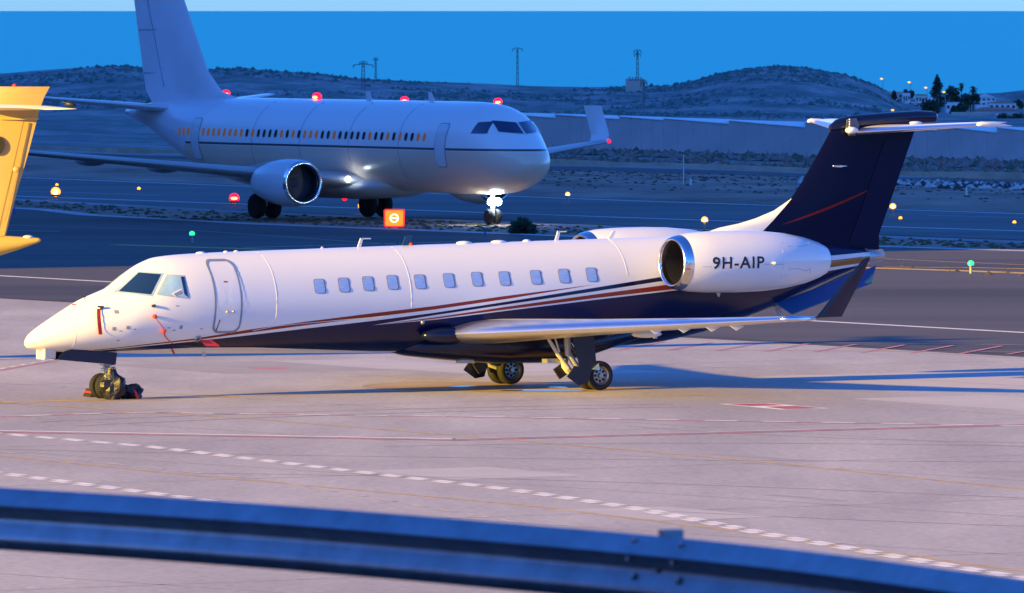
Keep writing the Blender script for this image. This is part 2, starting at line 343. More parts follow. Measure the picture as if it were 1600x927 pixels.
def sea_mat():
    m = mat('sea_water_hazed', (.0, .25, .62), .5, spec=.05)  # blue raised so the water colour stands in for haze
    N = m.node_tree; b = N.nodes['Principled BSDF']; L = N.links.new
    tc = N.nodes.new('ShaderNodeTexCoord'); n = N.nodes.new('ShaderNodeTexNoise'); n.inputs['Scale'].default_value = .002; n.inputs['Detail'].default_value = 8; L(tc.outputs['Object'], n.inputs['Vector'])
    bp = N.nodes.new('ShaderNodeBump'); bp.inputs['Strength'].default_value = .3; bp.inputs['Distance'].default_value = 20; L(n.outputs[0], bp.inputs['Height']); L(bp.outputs[0], b.inputs['Normal'])
    return m
sheet('sea', [(-300000, 4600), (300000, 4600), (300000, 420000), (-300000, 420000)], -64, sea_mat())

# ridge out of view, added and shaped to shade the runway and the coast
PD, QD = np.array([-math.sin(SUN_AZ), math.cos(SUN_AZ)]), np.array([math.cos(SUN_AZ), math.sin(SUN_AZ)])
MH = np.array([(285, 0), (320, 70), (360, 135), (420, 190), (700, 270), (1100, 350), (2300, 640), (3500, 880), (4700, 920), (5600, 500), (6200, 0)], float)
mv = []; mp_ = np.concatenate([np.linspace(285, 420, 8), np.linspace(480, 6200, 60)]); mq = np.linspace(-1, 1, 25)
for p_ in mp_:
    h_ = float(np.interp(p_, MH[:, 0], MH[:, 1]))
    for q_ in mq:
        q2 = -200 + q_ * 1.75 * max(h_, 5); c_ = PD * p_ + QD * q2; z_ = h_ * (1 - abs(q_)) ** .9 * (1 + (.25 * float(fbm(np.array(p_ / 160.), np.array(q2 / 120.), 4, 51)) if abs(q_) > .12 else 0))
        mv.append((c_[0], c_[1], z_ - 3 if abs(q_) < 1 else -40))
mesh('shade_ridge', mv, [(i * 25 + k, i * 25 + k + 1, (i + 1) * 25 + k + 1, (i + 1) * 25 + k) for i in range(len(mp_) - 1) for k in range(24)], bpy.data.materials['dry_terrain_hazed'], smooth=True, kind='structure')
def line_pts(a, b, e0=0, e1=0):
    a = np.array(a, float); b = np.array(b, float); d = (b - a) / np.linalg.norm(b - a); return a - d * e0, b + d * e1
L1a, L1b = line_pts(G(0, 468), G(1600, 560), 160, 200)
sheet('apron', [L1a, L1b, (L1b[0], 46.3), (L1a[0], 46.3)], .030, M_conc)
L2 = [line_pts(G(60, 327), G(400, 350), 260, 0)[0], G(60, 327), G(140, 337), G(400, 350), G(660, 360), G(1000, 373), line_pts(G(1000, 373), G(1600, 391), 0, 200)[1]]
sheet('taxiway', [L1a, L1b] + L2[::-1], .020, M_asph)
L3 = [line_pts(G(27, 311), G(400, 331), 260, 0)[0], G(27, 311), G(400, 331), G(1000, 354), line_pts(G(1000, 354), G(1600, 376), 0, 200)[1]]
L4 = [line_pts(P4a, P4b, 260, 0)[0], P4a, G(624, 299), G(1000, 313), line_pts(G(1000, 313), P4b, 0, 240)[1]]
sheet('runway', L3 + L4[::-1], .020, M_rwy)
# terrace with retaining wall that carries the guard rail
M_terr = mat('terrace_concrete', (.035, .035, .037), .9, 0, .12, .5)
o = MB().box((-70, -60, -.5), (70, 45.7, 6.05)).build('terrace', M_terr, kind='structure')

# ------------------------------------------------------------------ painted markings
M_pw = mat('white_marking', (.72, .70, .70), .8, 0, .12, 1.5)
M_pwd = mat('worn_white_marking', (.46, .44, .45), .8, 0, .25, 1.5)
M_py = mat('yellow_marking', (.60, .36, .05), .8, 0, .25, 1.5)
M_pyd = mat('worn_yellow_marking', (.46, .33, .17), .8, 0, .2, 1.5)
M_pr = mat('red_marking', (.42, .10, .12), .8, 0, .25, 1.5)
M_prd = mat('worn_red_marking', (.46, .19, .22), .8, 0, .25, 1.5)
def strip(name, pts, wd, z, m, e0=0, e1=0):
    pts = [np.array(p, float) for p in pts]
    if e0: pts[0] = line_pts(pts[0], pts[1], e0)[0]
    if e1: pts[-1] = line_pts(pts[-2], pts[-1], 0, e1)[1]
    vs = []
    for i, p in enumerate(pts):
        d = pts[min(i + 1, len(pts) - 1)] - pts[max(0, i - 1)]; d /= np.linalg.norm(d); n = np.array([-d[1], d[0]]) * wd / 2
        vs += [(*(p + n), z), (*(p - n), z)]
    o = mesh(name, vs, [(2 * i, 2 * i + 1, 2 * i + 3, 2 * i + 2) for i in range(len(pts) - 1)], m, kind='structure')
    bm = bmesh.new(); bm.from_mesh(o.data)
    for f in bm.faces:
        f.normal_update()
        if f.normal.z < 0: f.normal_flip()
    bm.to_mesh(o.data); bm.free(); return o
def dashes(name, pts, wd, dash, gap, z, m, double=False, ext=(0, 0)):
    pts = [np.array(p, float) for p in pts]
    if ext[0]: pts[0] = line_pts(pts[0], pts[1], ext[0])[0]
    if ext[1]: pts[-1] = line_pts(pts[-2], pts[-1], 0, ext[1])[1]
    seg = [np.linalg.norm(pts[i + 1] - pts[i]) for i in range(len(pts) - 1)]; cum = np.concatenate([[0], np.cumsum(seg)])
    def at(t):
        i = min(max(np.searchsorted(cum, t) - 1, 0), len(seg) - 1); d = (pts[i + 1] - pts[i]) / seg[i]; return pts[i] + d * (t - cum[i]), d
    vs, fs = [], []; t = 0
    while t < cum[-1]:
        for sgn in ((1, -1) if double else (0,)):
            o = dash * .5 * (sgn < 0) if double else 0
            p, d = at(t + o); q, _ = at(t + o + dash); n = np.array([-d[1], d[0]])
            c = n * wd * .5 * sgn; h = n * wd / 2 * (.96 if double else 1)
            k = len(vs); vs += [(*(p + c - h), z), (*(q + c - h), z), (*(q + c + h), z), (*(p + c + h), z)]; fs.append((k, k + 1, k + 2, k + 3))
        t += dash + gap
    return mesh(name, vs, fs, m, kind='structure')
strip('taxiway_edge_line', [G(0, 432), G(1600, 521)], .38, .024, M_pw, 150, 150)
strip('apron_edge_line', [G(0, 470), G(1600, 562)], .12, .034, M_pyd, 150, 150)
strip('apron_joint_line', [G(0, 466), G(1600, 556)], .3, .024, mat('joint_tar', (.02, .018, .02), .8), 150, 150)
strip('runway_side_line', [G(400, 320.5), G(1380, 355), G(1600, 362)], .5, .024, M_pw, 300, 150)
strip('runway_far_line', [G(52, 279), G(624, 301), G(1000, 315), G(1600, 335)], .45, .024, M_pw, 200, 150)
strip('runway_near_shoulder', [G(27, 312), G(400, 333), G(1000, 356.5), G(1600, 379)], 2.2, .012, M_verge, 200, 150)
strip('runway_centre_line', [G(1450, 337.5), G(1600, 341)], .3, .024, M_pwd, 0, 100)
strip('runway_centre_line', [G(27, 299), G(250, 306)], .3, .024, M_pwd, 0, 0)
strip('taxiway_verge', [G(22, 326), G(70, 328.5), G(140, 337), G(400, 351), G(660, 361), G(1000, 374.5), G(1600, 393)], 1.1, .028, M_pwd, 100, 150)
strip('taxiway_centre_line', [G(0, 352), G(300, 361), G(420, 369), G(640, 385)], .18, .024, M_pyd, 100, 0)
strip('taxiway_centre_line', [G(1380, 405.5), G(1600, 415)], .2, .024, M_pyd, 0, 100)
strip('taxiway_lead_line', [G(1270, 417), G(1400, 421), G(1500, 424), G(1600, 428)], .9, .024, M_py, 40, 60)
strip('taxiway_lead_line', [G(1380, 418.5), G(1500, 419), G(1600, 421)], .45, .025, M_py, 0, 60)
strip('taxiway_lead_line', [G(0, 361), G(95, 362.5)], .5, .024, M_pyd, 40, 0)
strip('taxiway_lead_line', [G(380, 388), G(560, 383), G(720, 378.5)], .5, .024, M_pyd, 0, 0)
for i in range(28):
    x0 = 140 + i * 75.5
    a, b = G(x0, 541 + (x0 - 400) * .0125), G(x0 + 66, 529 + (x0 - 400) * .0125)
    strip('hatch_line', [a, b], .16, .036, M_prd)
strip('hatch_base_line', [G(180, 548), G(1100, 549), G(1600, 552)], .10, .036, M_prd, 0, 60)
strip('hatch_base_line', [G(1180, 536), G(1600, 541)], .10, .036, M_pwd, 0, 60)
dashes('service_road_line', [G(0, 680), G(240, 701), G(500, 733), G(800, 768), G(1000, 798), G(1200, 838), G(1500, 890)], .23, .85, .42, .036, M_pw, True, (15, 12))
dashes('service_road_line', [G(0, 742), G(285, 780), G(560, 818)], .23, .85, .42, .036, M_pw, True, (15, 10))
dashes('lane_dash_line', [G(20, 710), G(430, 755), G(820, 821), G(1100, 872)], .13, 1.1, .75, .036, M_pwd, False, (12, 8))
strip('stand_yellow_line', [G(0, 715), G(300, 745), G(820, 792), G(1130, 830), G(1400, 868)], .18, .034, M_pyd, 15, 15)
strip('stand_red_line', [G(0, 677.5), G(710, 690.5)], .34, .036, M_prd, 15)
strip('stand_red_line', [G(710, 690.5), G(1600, 666.5)], .34, .036, M_prd, 0, 20)
strip('stand_white_line', [G(0, 675.5), G(710, 688.5)], .30, .036, M_pw, 15)
strip('stand_white_line', [G(710, 688.5), G(1600, 664.5)], .30, .036, M_pwd, 0, 20)
strip('stand_boundary_red_line', [G(0, 654), G(210, 647), G(800, 655), G(1250, 662.5), G(1600, 667.5)], .24, .034, M_prd, 20, 10)
dashes('stand_dash_line', [G(0, 653.5), G(210, 647), G(800, 654.5), G(1250, 662)], .26, .78, .62, .038, M_pw, False, (12, 10))
strip('taxi_in_line', [G(-200, 634), G(190, 627), G(600, 613.5), G(960, 609), G(1000, 608.7)], .36, .034, M_py, 10, 0)
strip('stand_yellow_line', [G(70, 635.5), G(410, 658), G(800, 690), G(1180, 723), G(1600, 767)], .20, .034, M_pyd, 4, 20)
strip('stop_bar', [G(0, 632.3), G(42, 633)], .22, .038, M_py, 10)
strip('stop_bar', [G(205, 626.5), G(262, 627.2)], .24, .038, M_py)
M_tm = mat('tyre_mark_paint', (.26, .245, .24), .8, 0, .2, 1)
for a_, b_, c_, wd in (((60, 662), (520, 640), (1050, 634), .35), ((120, 668), (560, 645), (1080, 638), .35), ((-20, 704), (700, 722), (1620, 724), .3), ((600, 700), (1100, 690), (1620, 700), .3), ((300, 742), (900, 748), (1620, 782), .28), ((980, 668), (1250, 690), (1620, 694), .25), ((1010, 800), (1300, 815), (1620, 826), .25)):
    pts_ = []
    for q in np.linspace(0, 1, 16):
        px_ = (1 - q) ** 2 * a_[0] + 2 * q * (1 - q) * b_[0] + q * q * c_[0]; rw_ = (1 - q) ** 2 * a_[1] + 2 * q * (1 - q) * b_[1] + q * q * c_[1]; pts_.append(G(px_, rw_))
    strip('tyre_mark', pts_, wd * .5, .0325, M_tm)
M_rp = mat('repair_slab', (.46, .435, .43), .8, 0, .06, .6); M_rp2 = mat('dark_slab', (.33, .31, .305), .8, 0, .08, .6)
for i, (px_, rw_, ln, dp, m_) in enumerate(((330, 568, 6, 5, M_rp), (560, 574, 7.5, 5, M_rp), (1180, 590, 9, 6, M_rp), (1420, 600, 6, 6, M_rp), (90, 520, 8, 6, M_rp2), (160, 572, 7, 5, M_rp2), (1330, 625, 8, 4, M_rp), (1100, 712, 3.2, .5, M_rp2), (1190, 776, 2.6, .35, M_rp2), (560, 738, 4, 3, M_rp), (860, 800, 4, 2.5, M_rp), (1500, 740, 5, 3, M_rp2))):
    g_ = G(px_, rw_); n_ = np.array([LDIR[1], -LDIR[0]]) * -1
    sheet('concrete_slab', [g_, g_ + LDIR * ln, g_ + LDIR * ln + LNRM * dp, g_ + LNRM * dp], .0304 + .0002 * i, m_)
M_jt = mat('slab_joint', (.305, .285, .28), .8, 0, .2, 2)
jv, jf = [], []
def joint(a, b, wd=.05):
    d = (b - a) / np.linalg.norm(b - a); n = np.array([-d[1], d[0]]) * wd; k = len(jv)
    jv.extend([(*(a - n), .0318), (*(b - n), .0318), (*(b + n), .0318), (*(a + n), .0318)]); jf.append((k, k + 1, k + 2, k + 3))
o0 = G(800, 514)
for i in range(1, 13): joint(o0 - LNRM * 13 * i - LDIR * 60, o0 - LNRM * 6.5 * i + LDIR * 150)
for i in range(-4, 11):
    c_ = o0 + LDIR * 14.0 * i; joint(c_ - LNRM * .5, c_ - LNRM * 160)
jo = mesh('apron_joints', jv, jf, M_jt, kind='structure')
for p in jo.data.polygons:
    if p.normal.z < 0: p.flip()
# red and white marking box
def quad(name, px, z, m): return sheet(name, [G(*p) for p in px], z, m)
quad('stand_box_marking', [(1122, 633.5), (1200, 632.3), (1298, 640.6), (1220, 642.4)], .034, M_pw)
quad('stand_box_marking', [(1136, 634), (1196, 633), (1225, 635.6), (1170, 636.9)], .040, M_pr)
quad('stand_box_marking', [(1196, 638.2), (1244, 636.9), (1284, 640.3), (1226, 641.6)], .040, M_pr)
quad('stand_box_marking', [(385, 576.2), (450, 575.4), (452, 578.5), (405, 579.6)], .034, M_prd)
strip('dashed_red_line', [G(0, 581), G(90, 565)], .14, .034, M_prd, 15)
dashes('dashed_white_line', [G(0, 578.5), G(90, 562.5)], .16, .7, .5, .036, M_pw, False, (12, 0))
# oil stain and puddles under the main gear
def blob(name, px, z, m, n=48, jit=.18, seed=1, kind='structure'):
    (x0, y0), rx, ry = px; r = random.Random(seed); ph = [r.uniform(0, 6.3) for _ in range(6)]
    pts = []
    for k in range(n):
        t = 2 * math.pi * k / n; q = 1 + sum(jit / (i + 1) * math.sin((i + 2) * t + ph[i]) for i in range(6))
        pts.append(G(x0 + rx * q * math.cos(t), y0 + ry * q * math.sin(t)))
    return sheet(name, pts, z, m, kind)
M_stain = mat('oil_stain', (.30, .20, .075), .7, 0, .3, .5, col2=(.38, .30, .20))
M_pud = mat('puddle_water', (.05, .05, .055), .16, 0)
blob('oil_stain', ((810, 606), 190, 10), .0335, M_stain, 60, .22, 3)
blob('puddle', ((842, 612.3), 46, 1.1), .037, M_pud, 40, .35, 4)
blob('puddle', ((722, 606), 20, .7), .037, M_pud, 40, .35, 5)
blob('puddle', ((872, 607.5), 20, .6), .037, M_pud, 40, .35, 6)

# ------------------------------------------------------------------ the parked business jet
jet = thing('business_jet', 'white business jet with navy belly, navy tail and red stripes parked on the apron', 'jet', (PJ['X'], PJ['Y'], .034), math.pi + PJ['yaw'])
NS = 44
ss = np.unique(np.round(np.concatenate([[0, .02, .06, .1, .15, .25], np.linspace(.37, 5.3, 34), np.linspace(5.3, 24.2, 50)]), 4))
rings = []
for s in ss:
    t, b, wd = fus(s); zc = (t + b) / 2; h = (t - b) / 2
    rings.append([J(s, wd * math.cos(q), zc + h * math.sin(q)) for q in [2 * math.pi * k / NS for k in range(NS)]])
fu = MB().loft(rings, True).build('fuselage', M_livery, jet, True)
bv = BVHTree.FromPolygons([v.co for v in fu.data.vertices], [tuple(p.vertices) for p in fu.data.polygons])
JM = Matrix.Translation((PJ['X'], PJ['Y'], .034)) @ Matrix.Rotation(math.pi + PJ['yaw'], 4, 'Z'); JI = JM.inverted()
def cast(px, py, off):
    o = JI @ Vector((0, 0, CAMH)); d = (JI.to_3x3() @ Vector(ray(px, py))).normalized()
    p, n, i, dist = bv.ray_cast(o + d * 150, d)
    if p is None: return None
    return p + n * off
def quad_patch(name, px, off, m, parent, n=10, mirror=False):
    a, b, c, d = [Vector(p).to_2d() for p in px]; vs = []
    for i in range(n + 1):
        for k in range(n + 1):
            u, v = i / n, k / n; q = (a * (1 - u) + d * u) * (1 - v) + (b * (1 - u) + c * u) * v
            p = cast(q.x, q.y, off)
            if p is None: p = vs[-1]
            vs.append(p)
    fs = [(i * (n + 1) + k, i * (n + 1) + k + 1, (i + 1) * (n + 1) + k + 1, (i + 1) * (n + 1) + k) for i in range(n) for k in range(n)]
    if mirror: vs = [Vector((p.x, -p.y, p.z)) for p in vs]
    o = mesh(name, vs, fs, m, parent, True); return o
z5 = lambda X, Y: (150 + X / 5.792, 400 + Y / 5.792)
M_wsf = mat('windshield_frame', (.30, .42, .62), .35)
for mir in (False, True):
    f = quad_patch('windshield', [z5(*p) for p in ((148, 330), (372, 138), (618, 156), (512, 368))], .004, M_wsf, jet, mirror=mir)
    quad_patch('pane', [z5(*p) for p in ((205, 322), (388, 152), (588, 168), (496, 350))], .010, M_glassd, f, mirror=mir)
    f = quad_patch('side_window', [z5(*p) for p in ((546, 352), (640, 168), (802, 176), (846, 392))], .004, M_wsf if mir else M_grey, jet, mirror=mir)
    quad_patch('pane', [z5(*p) for p in ((560, 349), (650, 180), (794, 186), (833, 380))], .010, M_glassd if mir else M_glassb, f, mirror=mir)
    if not mir:
        quad_patch('sunshade_edge', [z5(*p) for p in ((800, 350), (765, 190), (794, 190), (832, 376))], .013, M_glassd, f)
        quad_patch('card', [z5(*p) for p in ((676, 343), (770, 296), (800, 352), (716, 372))], .014, M_white, f, 4)
        quad_patch('card_print', [z5(*p) for p in ((700, 346), (770, 312), (786, 346), (722, 366))], .017, M_seal, f, 4)
def polar(name, outline, off, m, parent, rings=4):
    c = np.mean(outline, 0); vs = [on_skin(*c, off)]; n = len(outline); fs = []
    for r in range(1, rings + 1):
        for p in outline: q = c + (np.array(p) - c) * r / rings; vs.append(on_skin(q[0], q[1], off))
    for k in range(n): fs.append((0, 1 + k, 1 + (k + 1) % n))
    for r in range(rings - 1):
        for k in range(n): a = 1 + r * n; fs.append((a + k, a + n + k, a + n + (k + 1) % n, a + (k + 1) % n))
    return MB().add(vs, fs).build(name, m, parent, True)
def band_ring(name, o1, o2, off, m, parent):
    n = len(o1); vs = [on_skin(*p, off) for p in o1] + [on_skin(*p, off) for p in o2]
    return MB().add(vs, [(k, (k + 1) % n, n + (k + 1) % n, n + k) for k in range(n)]).build(name, m, parent, True)
def rrect(s, z, a, b, r, n=5):
    out = []
    for cx, cz, q in ((a - r, b - r, 0), (-a + r, b - r, 1), (-a + r, -b + r, 2), (a - r, -b + r, 3)):
        for i in range(n + 1): t = (q + i / n) * math.pi / 2; out.append((s + cx + r * math.cos(t), z + cz + r * math.sin(t)))
    return out
def dens(o, k=5):
    return [tuple(np.array(o[i]) * (1 - j / k) + np.array(o[(i + 1) % len(o)]) * j / k) for i in range(len(o)) for j in range(k)]
for px, py in ((500, 449), (538, 447), (576, 445), (614, 443), (657, 442), (702, 440), (746, 438), (789, 437), (838, 435), (882, 433), (925, 431)):
    s, z = skin_px(px, py + .7)
    f = polar('cabin_window', rrect(s, z, .165, .178, .075), .004, M_winframe, jet, 3)
    polar('pane', rrect(s - .012, z, .138, .165, .068), .009, M_pane, f, 3)
# entry door: seal, panel, fittings
sl_, zl_ = skin_px(337, 469); sr_, zr_ = skin_px(377, 469); zt_ = skin_px(345, 409)[1]; zb_ = skin_px(352, 521)[1]
ds, dz, da, db = (sl_ + sr_) / 2, (zt_ + zb_) / 2, (sr_ - sl_) / 2, (zt_ - zb_) / 2
dr = polar('entry_door', dens(rrect(ds, dz, da - .02, db - .03, .15), 12), .006, M_white, jet, 8)
band_ring('door_seal', dens(rrect(ds, dz, da - .018, db - .024, .15), 12), dens(rrect(ds, dz, da + .03, db + .026, .19), 12), .011, M_seal, dr)
for X, Y in ((1186, 520), (1240, 517)):
    s, z = skin_px(*z5(X, Y)); p = on_skin(s, z, .02); MB().ball(p, .035, 8, 5).build('door_latch', M_steel, dr, True)
s, z = skin_px(*z5(1103, 640)); MB().tube([on_skin(s + .02, z + .13, .015), on_skin(s - .02, z - .13, .015)], .013, 6).build('door_handle', M_dark, dr)
s, z = skin_px(*z5(1170, 248)); polar('exit_mark', rrect(s, z, .05, .018, .004, 1), .009, M_red, dr, 1)
for s_ in (1.05, 6.3, 10.1, 16.4):
    t_, b_, _w = fus(s_); MB().tube([on_skin(s_, z_, .0) for z_ in np.linspace(b_ + .06 if s_ < 2 else float(np.interp(s_, [6, 10, 16.4], [1.72, 2.08, 2.78])), t_ - .02, 22)], .004, 4).build('panel_seam', M_seam, jet)
for pl_ in ([(395, 519), (430, 512), (470, 508), (540, 502), (600, 497)],):
    MB().tube([on_skin(*skin_px(*p_), .003) for p_ in pl_], .008, 4).build('fairing_edge', M_seam, jet)
# belly fairing
bf = []
for s, zt, zb, wd in ((10.2, 1.25, .95, .3), (10.7, 1.35, .84, .72), (11.6, 1.45, .74, .98), (13, 1.5, .62, 1.12), (14.6, 1.5, .60, 1.14), (15.6, 1.5, .75, 1.1), (16.6, 1.55, 1.02, .95), (17.5, 1.6, 1.22, .75), (18.2, 1.6, 1.30, .4)):
    zc, h = (zt + zb) / 2, (zt - zb) / 2
    bf.append([J(s, wd * math.copysign(abs(math.cos(q)) ** .8, math.cos(q)), zc + h * math.copysign(abs(math.sin(q)) ** .8, math.sin(q))) for q in [2 * math.pi * k / 32 for k in range(32)]])
MB().loft(bf).build('belly_fairing', M_navy, jet, True)
MB().box(J(12.25, .2, .66), J(11.95, .55, .74)).build('belly_panel', M_beige, jet)
# wings with polished leading edges
def naca(n=14):
    xs = [(1 - math.cos(math.pi * i / n)) / 2 for i in range(n + 1)]
    th = [5 * (.2969 * math.sqrt(x) - .126 * x - .3516 * x * x + .2843 * x ** 3 - .1036 * x ** 4) for x in xs]
    return xs, th
def wing_sec(le, y, z, ch, tc, xs, up, low, sg=1, cam=.015):
    """open polyline of points: list of (x fraction, side)"""
    return [J(le + x * ch, sg * y, z + ch * (tc * t * s + cam * 4 * x * (1 - x))) for x, t, s in xs]
xs_, th_ = naca(16)
def prof(x0, x1):
    k = [i for i, x in enumerate(xs_) if x0 - 1e-6 <= x <= x1 + 1e-6]
    return [(xs_[i], th_[i], 1) for i in reversed(k)] + [(xs_[i], th_[i], -1) for i in k if xs_[i] > 1e-9]
def wing_part(name, secs, x0, x1, m, parent, sg, close=False):
    pr = prof(x0, x1)
    if x0 > 0:
        k = [i for i, x in enumerate(xs_) if x0 - 1e-6 <= x <= x1 + 1e-6]; pr = [(xs_[i], th_[i], 1) for i in reversed(k)] + [(xs_[i], th_[i], -1) for i in k]
    rings = [wing_sec(*q, pr, 0, 0, sg) for q in secs]
    return MB().loft(rings, cap=True, closed=True).build(name, m, parent, True, 35)
WSEC = [(10.95, .5, 1.36, 5.0, .125), (11.22, 1.14, 1.40, 4.7, .125), (12.42, 3.9, 1.57, 3.35, .12), (13.9, 7.4, 1.78, 2.1, .115), (15.0, 10.0, 1.95, 1.2, .11)]
xle = xs_[5]
for sg in (1, -1):
    wg = wing_part('wing', WSEC, xle, 1, M_beige, jet, sg)
    wing_part('leading_edge', [(a, b, c, d, e * 1.006) for a, b, c, d, e in WSEC], 0, xle, M_le, wg, sg)
    # root fillet ahead of the wing
    MB().ball((0, 0, 0), 1, 12, 8, (.75, .28, .2)).build('root_fillet', M_navy, wg, True).matrix_local = Matrix.Translation(J(11.2, sg * 1.0, 1.38))
    # upswept winglet
    tipL, tipT = (15.62, 16.25)
    def wl(s0, s1, y, z, t=.045): return [J(s0 + (s1 - s0) * q, sg * (y + t * d), z) for q, d in ((0, 0), (.25, 1), (.6, .8), (1, .05), (.6, -.8), (.25, -1))]
    p0, p1 = plane_lat(1274, 502, 10.1), plane_lat(1314, 497, 10.1); q0, q1 = plane_lat(1347, 409, 10.45), plane_lat(1358.5, 406, 10.45)
    MB().loft([wl(15.2, 16.18, 9.99, 1.94, .05), wl(15.55, 16.4, 10.06, 1.965, .05), wl(p0[0], p1[0], 10.13, p0[1] + .06), wl(p0[0] * .35 + q0[0] * .65 - .04, p1[0] * .35 + q1[0] * .65, 10.35, p0[1] * .35 + q0[1] * .65), wl(q0[0], q1[0], 10.45, q0[1], .03), wl(q0[0] + .12, q1[0], 10.46, q0[1] + .06, .015)]).build('winglet', M_navy, wg, True, 40)
    MB().tube([J(15.0, sg * 9.93, 1.97), J(15.25, sg * 10.05, 1.97), J(15.9, sg * 10.1, 1.97)], [.04, .075, .05], 8).build('tip_light', M_metal, wg, True)
    for yv in (6.3, 7.05, 7.8, 8.45):
        le = np.interp(yv, [3.9, 10], [12.42, 15.0]); zz = np.interp(yv, [3.9, 10], [1.57, 1.95])
        MB().prism([J(le + .12, sg * yv - .02, zz - .03), J(le + .62, sg * yv - .02, zz - .10), J(le + .40, sg * yv - .02, zz - .20)], (0, .04, 0)).build('vortilon', M_white, wg)
    for yv in (3.4,):
        le = np.interp(yv, [0, 3.9, 10], [15.8, 15.75, 16.2]); zz = np.interp(yv, [0, 10], [1.35, 1.95])
        MB().ball((0, 0, 0), 1, 10, 6, (.45, .09, .09)).build('flap_fairing', M_white, wg, True).matrix_local = Matrix.Translation(J(le - .3, sg * yv, zz - .16))
# fin
FP = [(19.0, 3.64), (19.8, 3.87), (20.4, 3.97), (20.89, 4.09), (21.45, 4.28), (21.95, 4.56), (22.3, 5.0), (22.75, 5.65), (23.2, 6.33), (23.30, 6.48)]
TEf = lambda z: 24.48 + (z - 3.26) * (25.72 - 24.48) / (6.23 - 3.26)
fr = []
for s, z in FP:
    te = TEf(z); ch = te - s; tk = np.interp(z, [3.6, 4.6, 6.5], [.16, .14, .10])
    zz = [z if i else z for i in range(9)]
    pr = ((0, 0), (.04, .5), (.15, .9), (.4, 1), (.75, .55), (1, .05))
    fr.append([J(s + q * ch, d * tk, z) for q, d in pr] + [J(s + q * ch, -d * tk, z) for q, d in reversed(pr[1:])])
low = [[p - Vector((0, 0, .55)) for p in fr[0]]]
fin = MB().loft(low + fr).build('fin', M_fin, jet, True, 40)
M_rud = mat('rudder_navy', (.004, .006, .036), .4, spec=.12)
# rudder and mast details
rz = [(3.36, .018), (6.05, .018)]
for sg in (1, -1):
    vs = []
    for z in np.linspace(3.42, 6.02, 8):
        te = TEf(z)
        for q in (.70, .985):
            s0 = np.interp(z, [p[1] for p in FP], [p[0] for p in FP]); ch = te - s0; tk = np.interp(z, [3.6, 4.6, 6.5], [.16, .14, .10])
            c2 = max(ch, 0); s = te - (1 - q) * 2.9 if q < .9 else te - .03
            f = (s - s0) / c2; yy = tk * np.interp(f, [0, .04, .15, .4, .75, 1], [0, .5, .9, 1, .55, .05])
            vs.append(J(s, sg * (yy + .012), z))
    MB().add(vs, [(2 * i, 2 * i + 1, 2 * i + 3, 2 * i + 2) for i in range(7)]).build('rudder', M_rud, jet, True)
MB().tube([JP(1301, 262, .16), JP(1314, 262, .16), JP(1325, 262, .16)], [.03, .035, .008], 8).build('fin_probe', M_metal, jet, True)
# tailplane on top of the fin
TS = [(23.72, .12, 6.33, 1.95, .10), (24.2, 1.4, 6.36, 1.55, .10), (25.0, 3.5, 6.42, .98, .10), (25.12, 3.74, 6.425, .86, .08)]
for sg in (1, -1):
    tp = wing_part('tailplane', TS, xs_[4], 1, M_white, jet, sg)
    wing_part('leading_edge', [(a, b, c, d, e * 1.01) for a, b, c, d, e in TS], 0, xs_[4], M_le, tp, sg)
    for q_ in (tp, tp.children[0]):
        for v in q_.data.vertices: v.co.z += (PJ['mg'] - v.co.x - 25.0) * .09
    MB().tube([J(25.0, sg * 3.78, 6.45), J(25.04, sg * 3.79, 6.46), J(25.12, sg * 3.80, 6.47), J(25.4, sg * 3.80, 6.46), J(25.9, sg * 3.80, 6.43), J(26.1, sg * 3.80, 6.41)], [.01, .045, .062, .062, .025, .004], 12).build('tip_horn', M_white, tp, True)
    MB().ball((0, 0, 0), 1, 10, 6, (.20, .08, .04)).build('hinge_fairing', M_white, tp, True).matrix_local = Matrix.Translation(J(25.15, sg * .9, 6.47))
bl = []
for s, z, r in ((23.15, 6.35, .07), (23.35, 6.42, .14), (23.8, 6.49, .17), (24.8, 6.55, .17), (25.8, 6.60, .165), (26.25, 6.60, .15), (26.33, 6.60, .13)):
    bl.append([J(s, r * math.cos(q), z + r * math.sin(q) * 1.0) for q in [2 * math.pi * k / 16 for k in range(16)]])
MB().loft(bl).build('bullet_fairing', M_navy, jet, True, 50)
MB().revolve([(0, .135), (.05, .10), (.06, .01)], J(26.33, 0, 6.60), (-1, 0, 0), 14).build('tail_light', M_steel, jet, True)
pr_ = MB()
poly = [(1323, 189), (1337, 187), (1342, 198), (1336, 214), (1326, 214), (1321, 206)]
pts = [JP(x, y, .14) for x, y in poly]; pr_.prism(pts, (0, .03, 0)); pr_.build('hinge_plate', mat('hinge_plate_paint', (.10, .10, .12), .4), jet)
for k in range(7): MB().ball(JP(1327.5, 189 + 3.6 * k, .18), .022, 6, 4).build('rivet', M_white, jet)
MB().ball((0, 0, 0), 1, 12, 8, (.20, .10, .09)).build('tailplane_root', M_white, jet, True).matrix_local = Matrix.Translation(JP(1331, 206, .2))
M_strake = mat('strake_sky_tint', (.012, .075, .24), .3)  # sky reflection on the navy strake put into its blue
